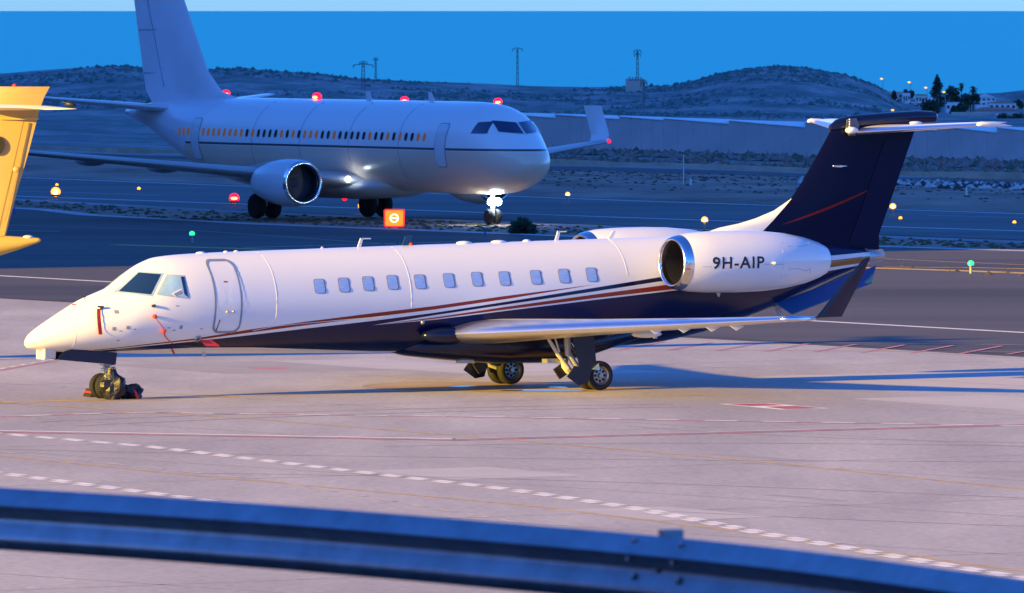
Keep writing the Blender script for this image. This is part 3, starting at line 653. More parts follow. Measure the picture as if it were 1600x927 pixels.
# ventral strakes
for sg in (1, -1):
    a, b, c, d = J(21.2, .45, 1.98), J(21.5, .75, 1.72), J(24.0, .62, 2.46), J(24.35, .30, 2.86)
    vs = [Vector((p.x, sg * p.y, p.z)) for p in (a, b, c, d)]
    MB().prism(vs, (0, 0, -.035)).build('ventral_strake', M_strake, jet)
MB().revolve([(0, .25), (.12, .20), (.35, .155), (.58, .15), (.58, .11), (.3, .1)], J(24.15, 0, 3.08), (-1, 0, .07), 20).build('exhaust_cone', M_steel, jet, True, 40)
MB().prism([JP(1211, 484, .1), JP(1218, 482, .1), JP(1221, 495, .1), JP(1216, 496, .1)], (0, .05, 0)).build('drain_mast', M_grey, jet)
# engines
for sg in (1, -1):
    ey, ez = sg * 2.1, 3.09; A = J(17.0, ey, ez)
    cw = MB().revolve([(.22, .675), (.5, .725), (1.0, .758), (1.9, .768), (2.6, .752), (3.3, .69), (3.9, .58), (4.3, .46), (4.52, .36), (4.52, .335), (4.2, .36)], A, (-1, 0, 0), 48).build('engine_nacelle', M_white, jet, True, 50)
    MB().revolve([(.24, .683), (.12, .655), (.04, .62), (0, .585), (.02, .555), (.08, .535), (.2, .525)], A, (-1, 0, 0), 48).build('inlet_lip', M_metal, cw, True)
    MB().revolve([(.18, .526), (.5, .52), (1.05, .54)], A, (-1, 0, 0), 40).build('inlet_duct', M_dark, cw, True)
    fb = MB()
    for k in range(24):
        t = 2 * math.pi * k / 24; c, s_ = math.cos(t), math.sin(t); c2, s2 = math.cos(t + .2), math.sin(t + .2)
        fb.add([A + Vector((-.95, .12 * c, .12 * s_)), A + Vector((-.98, .53 * c, .53 * s_)), A + Vector((-1.06, .53 * c2, .53 * s2)), A + Vector((-1.04, .12 * c2, .12 * s2))], [(0, 1, 2, 3)])
    fb.build('fan', M_dark, cw); MB().revolve([(.7, .01), (.8, .08), (1.0, .14)], A, (-1, 0, 0), 16).build('spinner', M_steel, cw, True)
    MB().revolve([(4.25, .33), (4.6, .26), (4.6, .24), (4.3, .01)], A, (-1, 0, 0), 24).build('exhaust', M_steel, cw, True)
    py_ = []
    for y, s0, s1, t in ((.7, 18.1, 21.3, .17), (1.2, 18.2, 21.25, .14), (1.5, 18.3, 21.2, .13)):
        py_.append([J(s0, sg * y, 3.02), J(s0 + .3, sg * y, 3.02 + t), J(s1 - .8, sg * y, 3.02 + t), J(s1, sg * y, 3.02), J(s1 - .8, sg * y, 3.02 - t), J(s0 + .3, sg * y, 3.02 - t)])
    MB().loft(py_).build('pylon', M_white, jet, True, 40)
    if sg == 1:
        def nac(s, z, off):
            r = float(np.interp(s - 17.0, [.22, .5, 1.0, 1.9, 2.6, 3.3, 3.9, 4.3, 4.52], [.675, .725, .758, .768, .752, .69, .58, .46, .36])) + off
            return J(s, ey + math.sqrt(max(1e-4, r * r - (z - ez) ** 2)), z)
        def nac_px(px, py):
            y = ey + .76
            for _ in range(30):
                s, z = plane_lat(px, py, y); y = .5 * y + .5 * nac(s, z, 0).y
            return s, z
        cu = bpy.data.curves.new('registration', 'FONT'); cu.body = '9H-AIP'; cu.offset = .018; cu.space_character = 1.14; cu.resolution_u = 4
        to = bpy.data.objects.new('tmp', cu); C.objects.link(to); bpy.context.view_layer.update()
        tm = bpy.data.meshes.new_from_object(to.evaluated_get(bpy.context.evaluated_depsgraph_get())); bpy.data.objects.remove(to)
        xs = [v.co.x for v in tm.vertices]; yv = [v.co.y for v in tm.vertices]; x0, x1, y0, y1 = min(xs), max(xs), min(yv), max(yv)
        (sa, za), (sb, zb2) = nac_px(1113, 423), nac_px(1194, 403.5); za2 = nac_px(1194, 422.5)[1]
        bm = bmesh.new(); bm.from_mesh(tm)
        for q in np.linspace(y0, y1, 9)[1:-1]:
            bmesh.ops.bisect_plane(bm, geom=bm.verts[:] + bm.edges[:] + bm.faces[:], plane_co=(0, q, 0), plane_no=(0, 1, 0))
        for v in bm.verts:
            s = sa + (v.co.x - x0) / (x1 - x0) * (sb - sa); z = za + (v.co.y - y0) / (y1 - y0) * (zb2 - za2); v.co = nac(s, z, .006)
        me = bpy.data.meshes.new('registration'); bm.to_mesh(me); bm.free(); me.materials.append(M_black)
        ro = bpy.data.objects.new('registration', me); C.objects.link(ro); ro.parent = cw
        def npatch(name, pl, off, m):
            MB().add([nac(*nac_px(*p), off) for p in pl], [tuple(range(len(pl)))]).build(name, m, cw)
        def nline(pl, wdt=.8):
            for i in range(len(pl) - 1):
                a, b = np.array(pl[i], float), np.array(pl[i + 1], float); n = max(1, int(np.linalg.norm(b - a) / 12))
                tube = [nac(*nac_px(*(a + (b - a) * j / n)), .002) for j in range(n + 1)]
                MB().tube(tube, .006 * wdt, 4).build('panel_seam', M_seal, cw)
        z4 = lambda X, Y: (1000 + X / 3.4325, 320 + Y / 3.4325)
        nline([z4(335, 341), z4(385, 341)]); nline([z4(662, 327), z4(770, 327)])
        nline([z4(785, 395), z4(800, 352), z4(850, 350), z4(890, 363), z4(913, 352), z4(912, 378)]); nline([z4(790, 230), z4(855, 232), z4(905, 222), z4(903, 205)])
        nline([z4(752, 165), z4(772, 300), z4(755, 440)], .7)
        s, z = nac_px(*z4(720, 321)); MB().tube([nac(s - .07, z, .02), nac(s, z, .05), nac(s + .1, z - .01, .01)], [.02, .04, .01], 8).build('nacelle_vent', M_white, cw, True)
        npatch('warning_mark', [z4(250, 351), z4(272, 352), z4(272, 356), z4(250, 355)], .004, M_red)
        MB().prism([JP(1119, 460, 2.1), JP(1124, 460, 2.1), JP(1122, 466.5, 2.1)], (0, .05, 0)).build('drain', M_grey, cw)
# main landing gear
def wheel(c, r, wd, parent):
    t = MB().revolve([(-wd / 2 + .02, r * .62), (-wd / 2, r * .72), (-wd / 2 + .01, r * .9), (-wd / 2 + .05, r * .985), (0, r), (wd / 2 - .05, r * .985), (wd / 2 - .01, r * .9), (wd / 2, r * .72), (wd / 2 - .02, r * .62)], c, (0, 1, 0), 32).build('wheel', M_tyre, parent, True, 50)
    MB().revolve([(wd / 2 - .03, r * .63), (wd / 2 - .05, r * .56), (wd / 2 - .09, r * .5), (wd / 2 - .08, r * .2), (wd / 2 - .02, r * .16), (wd / 2 - .01, .002)], c, (0, 1, 0), 24).build('rim', M_steel, t, True, 40)
    MB().revolve([(-wd / 2 + .03, r * .63), (-wd / 2 + .08, r * .5), (-wd / 2 + .02, .002)], c, (0, 1, 0), 24).build('rim', M_steel, t, True, 40)
    for k in range(8):
        q = 2 * math.pi * k / 8; MB().ball(Vector(c) + Vector((.37 * r * math.cos(q), wd / 2 - .075, .37 * r * math.sin(q))), .035, 6, 4).build('bolt', M_black, t)
for sg in (1, -1):
    yc = sg * 2.05
    g = MB().tube([J(14.0, yc, 1.5), J(14.03, yc, .85)], [.09, .075], 12).build('main_gear', M_grey, jet, True, 40)
    MB().tube([J(14.03, yc, .92), J(14.35, yc, .50), J(14.79, yc, .36)], [.07, .085, .08], 10).build('trailing_arm', M_grey, g, True, 40)
    MB().tube([J(14.79, yc - .34, .36), J(14.79, yc + .34, .36)], .05, 10).build('axle', M_steel, g, True, 40)
    MB().tube([J(14.1, yc, 1.15), J(14.62, yc, .50)], .045, 8).build('shock_absorber', M_metal, g, True, 40)
    wheel(J(14.79, yc + .22, .362), .362, .26, g); wheel(J(14.79, yc - .22, .362), .362, .26, g)
    MB().tube([J(13.45, yc, 1.3), J(13.75, yc, .88), J(14.05, yc, .55)], [.04, .055, .04], 8).build('drag_brace', M_beige, g, True, 40)
    MB().tube([J(13.62, yc + .06, 1.3), J(13.75, yc + .06, .95)], .02, 6).build('brace_link', M_beige, g)
    yo = yc + sg * .30
    dp = [(13.93, 1.36), (14.58, 1.36), (14.66, .52), (14.2, .50)]
    MB().prism([J(s, yo, z) for s, z in dp], (0, sg * .03, -.0)).build('gear_door', M_navy, g)
    MB().prism([J(s, yo + sg * .04, z) for s, z in ((13.78, .36), (14.0, .62), (14.50, .52), (14.38, .18), (14.12, .14))], (0, sg * .03, 0)).build('axle_door', M_navy, g)
    MB().prism([J(s, yo + sg * .035, z) for s, z in ((14.52, .52), (14.74, .50), (14.70, .66))], (0, sg * .02, 0)).build('door_tab', M_glassb, g)
    MB().prism([J(13.5, yc - sg * .35, .78), J(14.1, yc - sg * .35, .78), J(14.1, yc - sg * .35, .68), J(13.5, yc - sg * .35, .68)], (0, sg * .25, 0)).build('inner_door', M_steel, g)
    MB().tube([J(13.95, yc - .1, .75), J(14.0, yc - .1, .62), J(14.1, yc - .1, .5), J(14.2, yc - .1, .40)], [.07, .10, .10, .07], 8).build('gear_actuator', M_beige, g, True, 40)
    MB().prism([J(s, yc - sg * .2, z) for s, z in ((13.72, .52), (14.0, .68), (14.15, .42), (13.9, .28))], (0, sg * .06, 0)).build('torque_link', M_dark, g)
# nose landing gear
ng = MB().tube([J(2.25, 0, 1.25), J(2.25, 0, .62), J(2.17, 0, .32)], [.085, .075, .055], 12).build('nose_gear', M_grey, jet, True, 40)
MB().box(J(2.10, -.10, .80), J(2.36, .10, .98)).build('steering_unit', M_beige, ng)
for x, y, z, r in ((2.16, .12, .90, .05), (2.32, .14, .86, .06), (2.12, .08, .76, .045), (2.36, .10, .78, .05), (2.22, .13, .70, .04)):
    MB().ball(J(x, y, z), r, 8, 6).build('fitting', M_metal if r > .045 else M_beige, ng, True)
MB().tube([J(2.08, 0, .70), J(2.46, .04, .72)], .03, 8).build('cross_pin', M_metal, ng, True)
MB().tube([J(2.28, .03, .68), J(2.44, .03, .54), J(2.56, .03, .44)], [.03, .028, .025], 6).build('torque_link', M_grey, ng)
wheel(J(2.15, .14, .305), .305, .17, ng); wheel(J(2.15, -.14, .305), .305, .17, ng)
MB().prism([JP(90, 564, .32), JP(94, 557, .32), JP(101, 551, .32), JP(112, 548, .32), JP(182, 553, .32), JP(180, 572, .32)], (0, .03, 0)).build('nose_gear_door', M_navy, jet)
MB().prism([Vector((q.x, -.35, q.z)) for q in (JP(90, 564, .32), JP(101, 551, .32), JP(112, 548, .32), JP(182, 553, .32), JP(180, 572, .32))], (0, .03, 0)).build('nose_gear_door', M_navy, jet)
MB().box(J(.42, -.20, .985), J(.60, .20, 1.24)).build('nose_light_housing', M_white, jet)
MB().prism([JP(70, 545, .2), JP(87, 547, .2), JP(86, 563, .2), JP(70, 562, .2)], (0, .02, 0)).build('nose_panel', M_beige, jet)
# probes, pins, antennas
def probe(px, py, aft=.16, r=.022, m=M_black, name='probe'):
    s, z = skin_px(px, py); a = on_skin(s, z, -.01); b = on_skin(s + .02, z, .07); c = on_skin(s - aft, z, .08)
    return MB().tube([a, b, c], [r, r, r * .6], 6).build(name, m, jet)
def ribbon(name, pts, wd, m, parent=None, off=.03):
    vs = []; fs = []
    for i, (px, py, o) in enumerate(pts):
        s, z = skin_px(px, py); p = on_skin(s, z, o); vs += [p + Vector((wd / 2, 0, 0)), p - Vector((wd / 2, 0, 0)), p - Vector((wd / 2, -.006, 0)), p + Vector((wd / 2, .006, 0))]
    return MB().loft([vs[4 * i:4 * i + 4] for i in range(len(pts))]).build(name, m, parent)
probe(158, 485, .10, .035, name='pitot_cover'); probe(238.5, 480.5, -.02, .035, name='static_probe')
fl = ribbon('remove_flag', [(153, 487, .05), (152.5, 498, .06), (153.5, 508, .05), (155.5, 524, .05)], .10, M_red, jet)
for (x, y) in ((240, 496.5), (254, 518)):
    s, z = skin_px(x, y); MB().ball(on_skin(s, z, .06), .06, 8, 6, (1, 1, .9)).build('probe_cover', M_red, jet, True)
ribbon('remove_flag', [(241, 498, .05), (247, 505, .04), (254, 514, .04)], .02, M_red, jet)
ribbon('remove_flag', [(254, 519, .05), (256, 525, .05), (260, 530, .06), (268, 535, .10)], .035, M_red, jet)
s, z = skin_px(308.5, 531.5); MB().revolve([(0, .09), (.03, .085), (.04, .05), (.02, .04)], on_skin(s, z, 0), (on_skin(s, z, 1) - on_skin(s, z, 0)), 16).build('drain_port', M_steel, jet, True, 40)
MB().prism([JP(311, 533, .95), JP(330, 534, .97), JP(341, 541, 1.0), (JP(343, 544, 1.0)), JP(322, 543, .97)], (0, .015, 0)).build('remove_flag', M_red, jet)
MB().prism([JP(267, 548, .5), JP(270, 548, .5), JP(274, 556, .5), JP(271, 556.5, .5)], (0, .01, 0)).build('remove_flag', M_red, jet)
MB().prism([JP(312, 546, .2), JP(318.5, 546, .2), JP(321.5, 560, .2), JP(317, 560, .2)], (0, .03, 0)).build('blade_antenna', M_grey, jet)
for a, c in (((117, 481), (118, 478)), ((132, 468), (134, 466))):
    p, q = JP(a[0], a[1] + 1, .12), JP(c[0], c[1], .12); MB().tube([p, q, q + Vector((.09, 0, .0))], .016, 6).build('top_probe', M_red if a[0] < 120 else M_black, jet)
for X, Y in ((185, 520), (163, 672), (290, 662), (220, 692), (352, 677), (660, 664), (770, 658), (706, 686), (955, 673), (735, 466), (200, 778)):
    s, z = skin_px(*z5(X, Y)); polar('access_mark', rrect(s, z, .04 if X != 185 else .05, .010 if X not in (185, 163, 290, 770) else .04, .004, 1), .005, M_seal, jet, 1)
def blade(px0, px1, top, base, m, cap=False):
    a, b = JP(*px0, 0), JP(*px1, 0); c, d = JP(*top[0], 0), JP(*top[1], 0)
    o = MB().prism([a + Vector((0, -.015, -.05)), b + Vector((0, -.015, -.05)), d + Vector((0, -.015, 0)), c + Vector((0, -.015, 0))], (0, .03, 0)).build('blade_antenna', m, jet)
    if cap: MB().box(c + Vector((0, -.015, -.02)), JP(cap, top[0][1], 0) + Vector((0, .015, .012))).build('antenna_cap', m, o)
blade((557, 389), (562.5, 389), ((563, 375), (567, 375)), 0, M_white, 579)
blade((866, 378), (871.5, 378), ((871, 364), (875, 364)), 0, M_white, 885)
blade((500.5, 391), (505.5, 391), ((502.5, 388), (504.5, 388)), 0, M_white)
blade((627, 387), (641, 386), ((633, 372), (644, 370)), 0, mat('antenna_teal', (.01, .06, .13), .3))
blade((948, 375), (956, 375), ((957, 363), (962, 363)), 0, M_white)
for px, py, rr in ((725, 382, .22), (779, 380.5, .22), (823, 379.5, .12), (314, 398.6, .15), (353, 397.2, .08), (369, 396.6, .08)):
    p = JP(px, py, 0); MB().ball((0, 0, 0), 1, 12, 6, (rr, rr * .6, .05)).build('antenna_dome', M_white, jet, True).matrix_local = Matrix.Translation(p)
p = JP(642, 386, 0); MB().ball((0, 0, 0), 1, 10, 6, (.07, .07, .08)).build('beacon', M_red, jet, True).matrix_local = Matrix.Translation(p)
s, z = skin_px(660, 506); MB().ball(on_skin(s, z, 0), .06, 8, 5).build('inspection_light', M_steel, jet, True)
MB().prism([JP(1018, 522, 1.2), JP(1024, 522, 1.2), JP(1026, 531, 1.2), JP(1021, 531, 1.2)], (0, .03, 0)).build('drain_mast', M_grey, jet)

# covers and chocks round the nose wheel
def lumpy(name, c, r, sq, m, seed, n=18, k=12, amp=.22):
    rn = random.Random(seed); b = MB().ball((0, 0, 0), 1, n, k, (1, 1, 1)); vs = []
    for v in b.v:
        v = Vector(v); q = 1 + amp * (math.sin(5 * v.x + seed) * math.sin(4 * v.z + 2 * seed) + .7 * math.sin(9 * v.y + seed * 3 + 4 * v.x) * .6 + rn.uniform(-.35, .35))
        z = max(-.96, v.z) * q; vs.append((c[0] + v.x * q * r * sq[0], c[1] + v.y * q * r * sq[1], max(.0, c[2] + z * r * sq[2])))
    b.v = vs; return b.build(name, m, None, False)
def jetw(px, row): g = G(px, row); return (g[0], g[1])
bag = lumpy('wheel_bag', (0, 0, .31), .33, (1.02, .62, 1.12), M_bag, 2); bag.location = (JM @ J(2.10, .52, 0)).to_tuple()[:2] + (.032,)
tag(bag, 'tall crumpled black plastic cover draped over the jet nose wheel', 'cover')
bag = lumpy('wheel_bag', (0, 0, .17), .26, (1.2, .7, .75), M_bag, 5); bag.location = (JM @ J(2.66, .36, 0)).to_tuple()[:2] + (.032,)
tag(bag, 'low crumpled black plastic bundle with red strap behind the nose wheel', 'cover')
MB().prism([(.10, -.19, .24), (.16, -.19, .2), (.26, -.2, .02), (.18, -.2, .0)], (0, .02, 0)).build('strap', M_red, bag)
def chock(px, row, label, rz):
    x, y = jetw(px, row); t = thing('wheel_chock', label, 'chock', (x, y, .032), rz, 'chocks at the nose wheel')
    MB().loft([[(-.16, -.3, 0), (.16, -.3, 0), (.08, -.3, .19), (-.08, -.3, .19)], [(-.16, .3, 0), (.16, .3, 0), (.08, .3, .19), (-.08, .3, .19)]]).build('block', M_tyre, t)
    MB().box((-.135, -.304, .10), (.135, .304, .135)).build('stripe', M_red, t)
chock(145, 622, 'dark wheel chock with red stripe in front of the nose wheel', .35)

# ------------------------------------------------------------------ tail of the neighbouring aircraft, yellow lamplight put into its paint colours
M_warmlit = mat('warmlit_white', (.52, .33, .10), .4, 0, .05, 1)
TY = 236.0
tb = AT(-10, 560, TY)
nb = thing('parked_turboprop', 'T tail of a parked turboprop with yellow lamplight in its colour, cut off by the picture edge', 'aircraft', (tb.x, TY, .03))
def N_(px, py, dy=0): p = AT(px, py, TY + dy); return Vector((p.x - tb.x, dy, p.z - .03))
def finloft(pl, name, m, tk, par):
    fr_ = MB()
    for sgn in (0,): pass
    rings = []
    for (lx, tx, y) in pl:
        a, b = N_(lx, y), N_(tx, y); ch = b.x - a.x
        pr = ((0, 0), (.06, .6), (.3, 1), (.7, .6), (1, .06))
        rings.append([Vector((a.x + q * ch, -d * tk, a.z)) for q, d in pr] + [Vector((a.x + q * ch, d * tk, a.z)) for q, d in reversed(pr[1:])])
    return fr_.loft(rings).build(name, m, par, True, 40)
finloft([(-210, 8, 372), (-150, 24, 310), (-95, 44, 240), (-58, 58, 187), (-45, 63, 168), (-35, 69, 152), (-20, 75, 141), (-5, 78, 135.5)], 'fin', M_warmlit, .17, nb)
def lineprism(name, px, dy, th, m, par): return MB().prism([N_(*p, dy) for p in px], (0, th, 0)).build(name, m, par)
lineprism('rudder_hinge', [(36, 190), (38, 190), (-2, 368), (-5, 368)], -.17, .03, mat('hinge_gap', (.20, .14, .06), .6), nb)
for a_, c_ in (((20, 262), (12, 300)), ((47, 190), (31, 262)), ((8, 345), (30, 260))): lineprism('panel_seam', [a_, (a_[0] + 1, a_[1]), (c_[0] + 1, c_[1]), c_], -.18, .02, bpy.data.materials['hinge_gap'], nb)
lineprism('fin_joint', [(0, 187), (60, 187.5), (61, 184.5), (0, 184)], -.19, .03, M_warmlit, nb)
rz_ = []
for k in range(24): t = 2 * math.pi * k / 24; rz_.append((-6 + 12.5 * math.cos(t), 227 + 15 * math.sin(t)))
lineprism('emblem_disc', rz_, -.19, .02, M_tyre, nb)
for x, y, rx, ry in ((25, 265, 6, 5),):
    MB().ball((0, 0, 0), 1, 10, 6, (rx / 59, .05, ry / 59)).build('fin_blister', M_warmlit, nb, True).matrix_local = Matrix.Translation(N_(x, y, -.15))
MB().ball((0, 0, 0), 1, 10, 6, (.07, .07, .06)).build('beacon', M_red, nb, True).matrix_local = Matrix.Translation(N_(23, 134.5))
M_warmlit_tp = mat('warmlit_tailplane', (.74, .66, .46), .3, 0, .04, 1)
tpz = N_(0, 168).z
tpa = [N_(-60, 168, 1.6).x, N_(118, 170, -2.9).x]
def tpsec(x0, x1, y, z, t): return [Vector((x0, y, z)), Vector((x0 + .2 * (x1 - x0), y, z + t)), Vector((x0 + .6 * (x1 - x0), y, z + t * .8)), Vector((x1, y, z)), Vector((x0 + .6 * (x1 - x0), y, z - t * .6)), Vector((x0 + .2 * (x1 - x0), y, z - t * .8))]
MB().loft([tpsec(N_(-60, 168).x, N_(62, 168).x, 0, tpz, .10), tpsec(N_(40, 168).x, N_(118, 168).x, -3.3, tpz + .02, .07), tpsec(N_(70, 168).x, N_(131, 168).x, -3.5, tpz + .0, .03)]).build('tailplane', M_warmlit_tp, nb, True, 40)
MB().loft([tpsec(N_(-60, 168).x, N_(62, 168).x, 0, tpz, .10), tpsec(N_(-30, 168).x, N_(40, 168).x, 3.3, tpz + .02, .07)]).build('tailplane', M_warmlit_tp, nb, True, 40)
MB().tube([N_(100, 163, -3.3), N_(106, 162.5, -3.35), N_(113, 163.5, -3.4), N_(120, 166, -3.4)], [.03, .07, .07, .01], 10).build('tip_horn', M_black, nb, True)
cone = []
for px, yt, yb in ((-420, 355, 470), (-200, 358, 458), (-90, 362, 432), (-30, 366, 412), (0, 368, 399.5), (30, 370, 390), (55, 371.5, 381), (61, 372, 379), (64, 374, 377)):
    a, b = N_(px, yt), N_(px, yb); zc, h = (a.z + b.z) / 2, (a.z - b.z) / 2
    cone.append([Vector((a.x, h * math.cos(q) * .95, zc + h * math.sin(q))) for q in [2 * math.pi * k / 24 for k in range(24)]])
MB().loft(cone).build('fuselage', mat('warmlit_body', (.52, .36, .07), .35, 0, .05, 1), nb, True)
MB().ball((0, 0, 0), 1, 12, 6, (.15, .1, .06)).build('tail_lamp', M_grey, nb, True).matrix_local = Matrix.Translation(N_(44, 371))
g0 = N_(-330, 470)
for dy in (-1.6, 1.6):
    g = MB().tube([Vector((g0.x, dy * .5, g0.z + .3)), Vector((g0.x, dy, .4))], .12, 10).build('main_gear', M_grey, nb, True, 40)
    MB().revolve([(-.15, .2), (-.15, .36), (0, .4), (.15, .36), (.15, .2)], Vector((g0.x, dy, .4)), (0, 1, 0), 24, True).build('wheel', M_tyre, g, True, 40)
#@@REST
# ------------------------------------------------------------------ lamps of the airfield
def lamp_mat(name, col, st): return mat(name, tuple(min(1, c) for c in col), .4, emit=col, estr=st)
E_amber = lamp_mat('amber_lens', (1.0, .36, .01), .9); E_red = lamp_mat('red_lens', (1.0, .008, .035), .7); E_green = lamp_mat('green_lens', (.02, 1.0, .20), .8)
E_core = lamp_mat('amber_bulb', (1.0, .75, .25), 3); E_redcore = lamp_mat('red_bulb', (1.0, .32, .10), 1.5)
E_white = lamp_mat('white_lens', (.75, .95, 1.0), 30); E_white2 = lamp_mat('landing_lens', (.75, .95, 1.0), 6); E_sod = lamp_mat('sodium_lens', (1.0, .38, .02), .9)
M_yfit = mat('lamp_housing', (.30, .28, .24), .5)
def edge_light(px, row, r, m, label, group):
    hz = .35 if r > .1 else .16
    g = G(px, row, hz + .02)
    t = thing('runway_light', label, 'runway light', (g[0], g[1], .02), 0, group)
    MB().tube([(0, 0, 0), (0, 0, hz - r * .7)], .05, 8).build('stake', M_yfit, t)
    MB().revolve([(-r * .9, r * .5), (-r * .5, r * .95), (-r * .45, r * .7)], (0, 0, hz), (0, 0, 1), 12, True).build('housing', M_yfit, t)
    le = MB().ball((0, 0, hz), r, 12, 8).build('lens', m, t, True)
    if r > .11 and m is not E_green: MB().ball((0, -r * .62, hz), r * .58, 12, 8, (1.2 if m is E_red else 1, 1, .6 if m is E_red else 1)).build('bulb', E_redcore if m is E_red else E_core, le, True)
AM = 'amber lights along the runway'
edge_light(87, 300, .24, E_amber, 'largest glowing amber runway light, beside the turboprop tail', AM)
edge_light(89, 289, .08, E_amber, 'tiny amber light just behind the largest amber light', AM)
edge_light(217, 295, .09, E_amber, 'small amber light on the runway right of the largest amber light', AM)
edge_light(437, 287, .17, E_amber, 'bright amber light on the far runway edge, below the airliner belly', AM)
edge_light(566, 322, .20, E_amber, 'amber light on the near runway edge, close to the orange sign', AM)
edge_light(887, 304, .12, E_amber, 'amber light on the far runway edge beyond the airliner nose', AM)
edge_light(1101, 344, .15, E_amber, 'amber light on the runway above the white dorsal fillet of the jet', AM)
edge_light(1395, 323, .15, E_amber, 'amber light on the far runway edge just behind the navy fin', AM)
edge_light(1407, 341, .08, E_amber, 'tiny amber light in the runway surface right of the navy fin', AM)
edge_light(1585, 347.5, .08, E_amber, 'tiny amber light in the runway surface farthest to the right', AM)
edge_light(300, 365.5, .11, E_green, 'green light in the dark taxiway below the airliner tail', 'green lights in the taxiway')
edge_light(1517, 412, .11, E_green, 'green light in the taxiway right of the jet exhaust cone', 'green lights in the taxiway')
edge_light(366, 310, .25, E_red, 'large red lamp added at a belly beacon flash under the airliner', 'red lights on the airfield')  # lamp added where the belly beacon flashed
def flash_lamp(px, row, label):  # lamps and masts added where the moving airliner's beacon flashed
    y = 520.; p = AT(px, row, y); z0 = float(terrain(p.x, y))
    t = thing('beacon_flash_lamp', label, 'added lamp', (p.x, y, z0), 0, 'red lights on the airfield')
    MB().tube([(0, 0, -.3), (0, 0, p.z - z0 - .12)], [.06, .04], 8).build('mast', M_yfit, t)
    le = MB().ball((0, 0, p.z - z0), .24, 12, 8, (1.1, 1, .9)).build('lens', E_red, t, True)
    MB().ball((0, -.15, p.z - z0 - .03), .14, 12, 8, (1.2, 1, .6)).build('bulb', E_redcore, le, True)
flash_lamp(353, 146, 'added red beacon-flash lamp above the tail of the white airliner, first of the high row')
flash_lamp(632, 156.5, 'added red beacon-flash lamp on a mast behind the airliner, third of the high row')
flash_lamp(778, 159, 'added red beacon-flash lamp on a mast behind the airliner, last of the high row')
# lit no-entry sign
g = G(616, 357)
sg = thing('no_entry_sign', 'lit orange no entry sign with red rim and white ring beside the taxiway', 'sign', (g[0], g[1], 0), 0)
k = 1 / 36.6
def sp(px, row): return ((px - 616) * k, (357 - row) * k)
o1 = [(-14.5, 30), (15, 30), (16.5, 28), (16, 4), (14, 2), (-14, 2), (-16, 4), (-16.5, 28)]
MB().prism([(x * k, 0, z * k) for x, z in o1], (0, .22, 0)).build('cabinet', lamp_mat('sign_rim', (1.0, .02, .015), .5), sg)
MB().prism([(x * k * .86, -.012, (z - 16) * k * .86 + 16 * k) for x, z in o1], (0, .012, 0)).build('face', lamp_mat('sign_face', (1.0, .17, .006), .75), sg)
rg = MB(); n = 28
ro, ri = 7 * k, 5.2 * k
rg.loft([[(r * math.cos(q), y, 16 * k + r * math.sin(q)) for r, y in ((ro, -.02), (ri, -.02), (ri, -.012), (ro, -.012))] for q in [2 * math.pi * j / n for j in range(n + 1)]], False)
rg.build('ring', lamp_mat('sign_ring', (1, .85, .45), 1.0), sg)
MB().box((-4.2 * k, -.02, 15 * k), (4.2 * k, -.013, 17.2 * k)).build('bar', bpy.data.materials['sign_ring'], sg)
for x in (-8, 8): MB().box((x * k - .06, .04, -.02), (x * k + .06, .16, 2.5 * k)).build('leg', M_black, sg)
# small posts
def post(px, r0, r1, wpx, m, name, label, cat, group=None, band=None):
    g = G(px, r1); y = g[1]; z0 = float(terrain(g[0], y)) if y > 345 else 0; s = y / F; h = (r1 - r0) * s
    o = thing(name, label, cat, (g[0], y, z0), 0, group); r = wpx * s / 2
    MB().tube([(0, 0, -.05), (0, 0, h * .86), (0, 0, h)], [r * 1.15, r, r * .8], 8).build('stem', m, o, True, 40)
    MB().tube([(0, 0, h), (0, 0, h + r)], [r, r * .4], 8).build('cap', band or m, o)
M_blue = mat('blue_marker', (.01, .07, .42), .5)
post(758, 357, 367, 2.4, M_blue, 'marker_post', 'blue marker post on the taxiway edge above the jet cabin roof', 'marker post', 'blue taxiway markers')
post(22.5, 325, 334, 2.4, M_blue, 'marker_post', 'blue marker post on the taxiway edge next to the turboprop tail', 'marker post', 'blue taxiway markers')
post(1510, 294, 305, 3, M_pw, 'marker_post', 'short white marker post on the dirt right of the navy fin', 'marker post', 'white marker posts')
post(1079, 280, 289, 3, M_pw, 'marker_post', 'short white marker post beside the tall thin pole', 'marker post', 'white marker posts')
post(1068, 241, 287, 1.4, M_pw, 'thin_pole', 'tall thin white pole standing on the dirt beyond the runway', 'pole')

# ------------------------------------------------------------------ airliner taxiing on the runway
M_aw = mat('airliner_white', (.74, .70, .72), .32, 0, .03, .6, coat=.4)
M_fin_a = mat('airliner_blur_lilac', (.80, .73, .78), .35, 0, .05, .5, coat=.3)  # fin colour carries the lilac of the motion-blurred streaks
M_ag = mat('airliner_grey', (.45, .42, .42), .4, 0, .04, .6)
M_lit = mat('lit_window', (.03, .03, .04), .15, emit=(1.0, .55, .15), estr=.03)
g = G(770, 352)
AL = thing('airliner', 'white twin engined airliner with lights on rolling along the runway behind the jet', 'airliner', (g[0], g[1], .02), math.atan2(LDIR[1], LDIR[0]))
A = lambda s, y, z: Vector((4.0 - s, y, z))
AF = np.array([(0, 2.74, 2.66, .03), (.05, 2.87, 2.53, .2), (.2, 3.08, 2.33, .42), (.6, 3.48, 1.97, .85), (1.3, 3.98, 1.66, 1.25), (1.9, 4.42, 1.5, 1.5), (2.6, 4.93, 1.4, 1.72), (3.6, 5.22, 1.33, 1.9), (5, 5.32, 1.3, 1.97), (7, 5.33, 1.3, 1.98), (24, 5.33, 1.3, 1.98), (28, 5.30, 1.75, 1.8), (32, 5.2, 2.9, 1.2), (35, 5.03, 3.9, .65), (37.3, 4.75, 4.4, .2)])
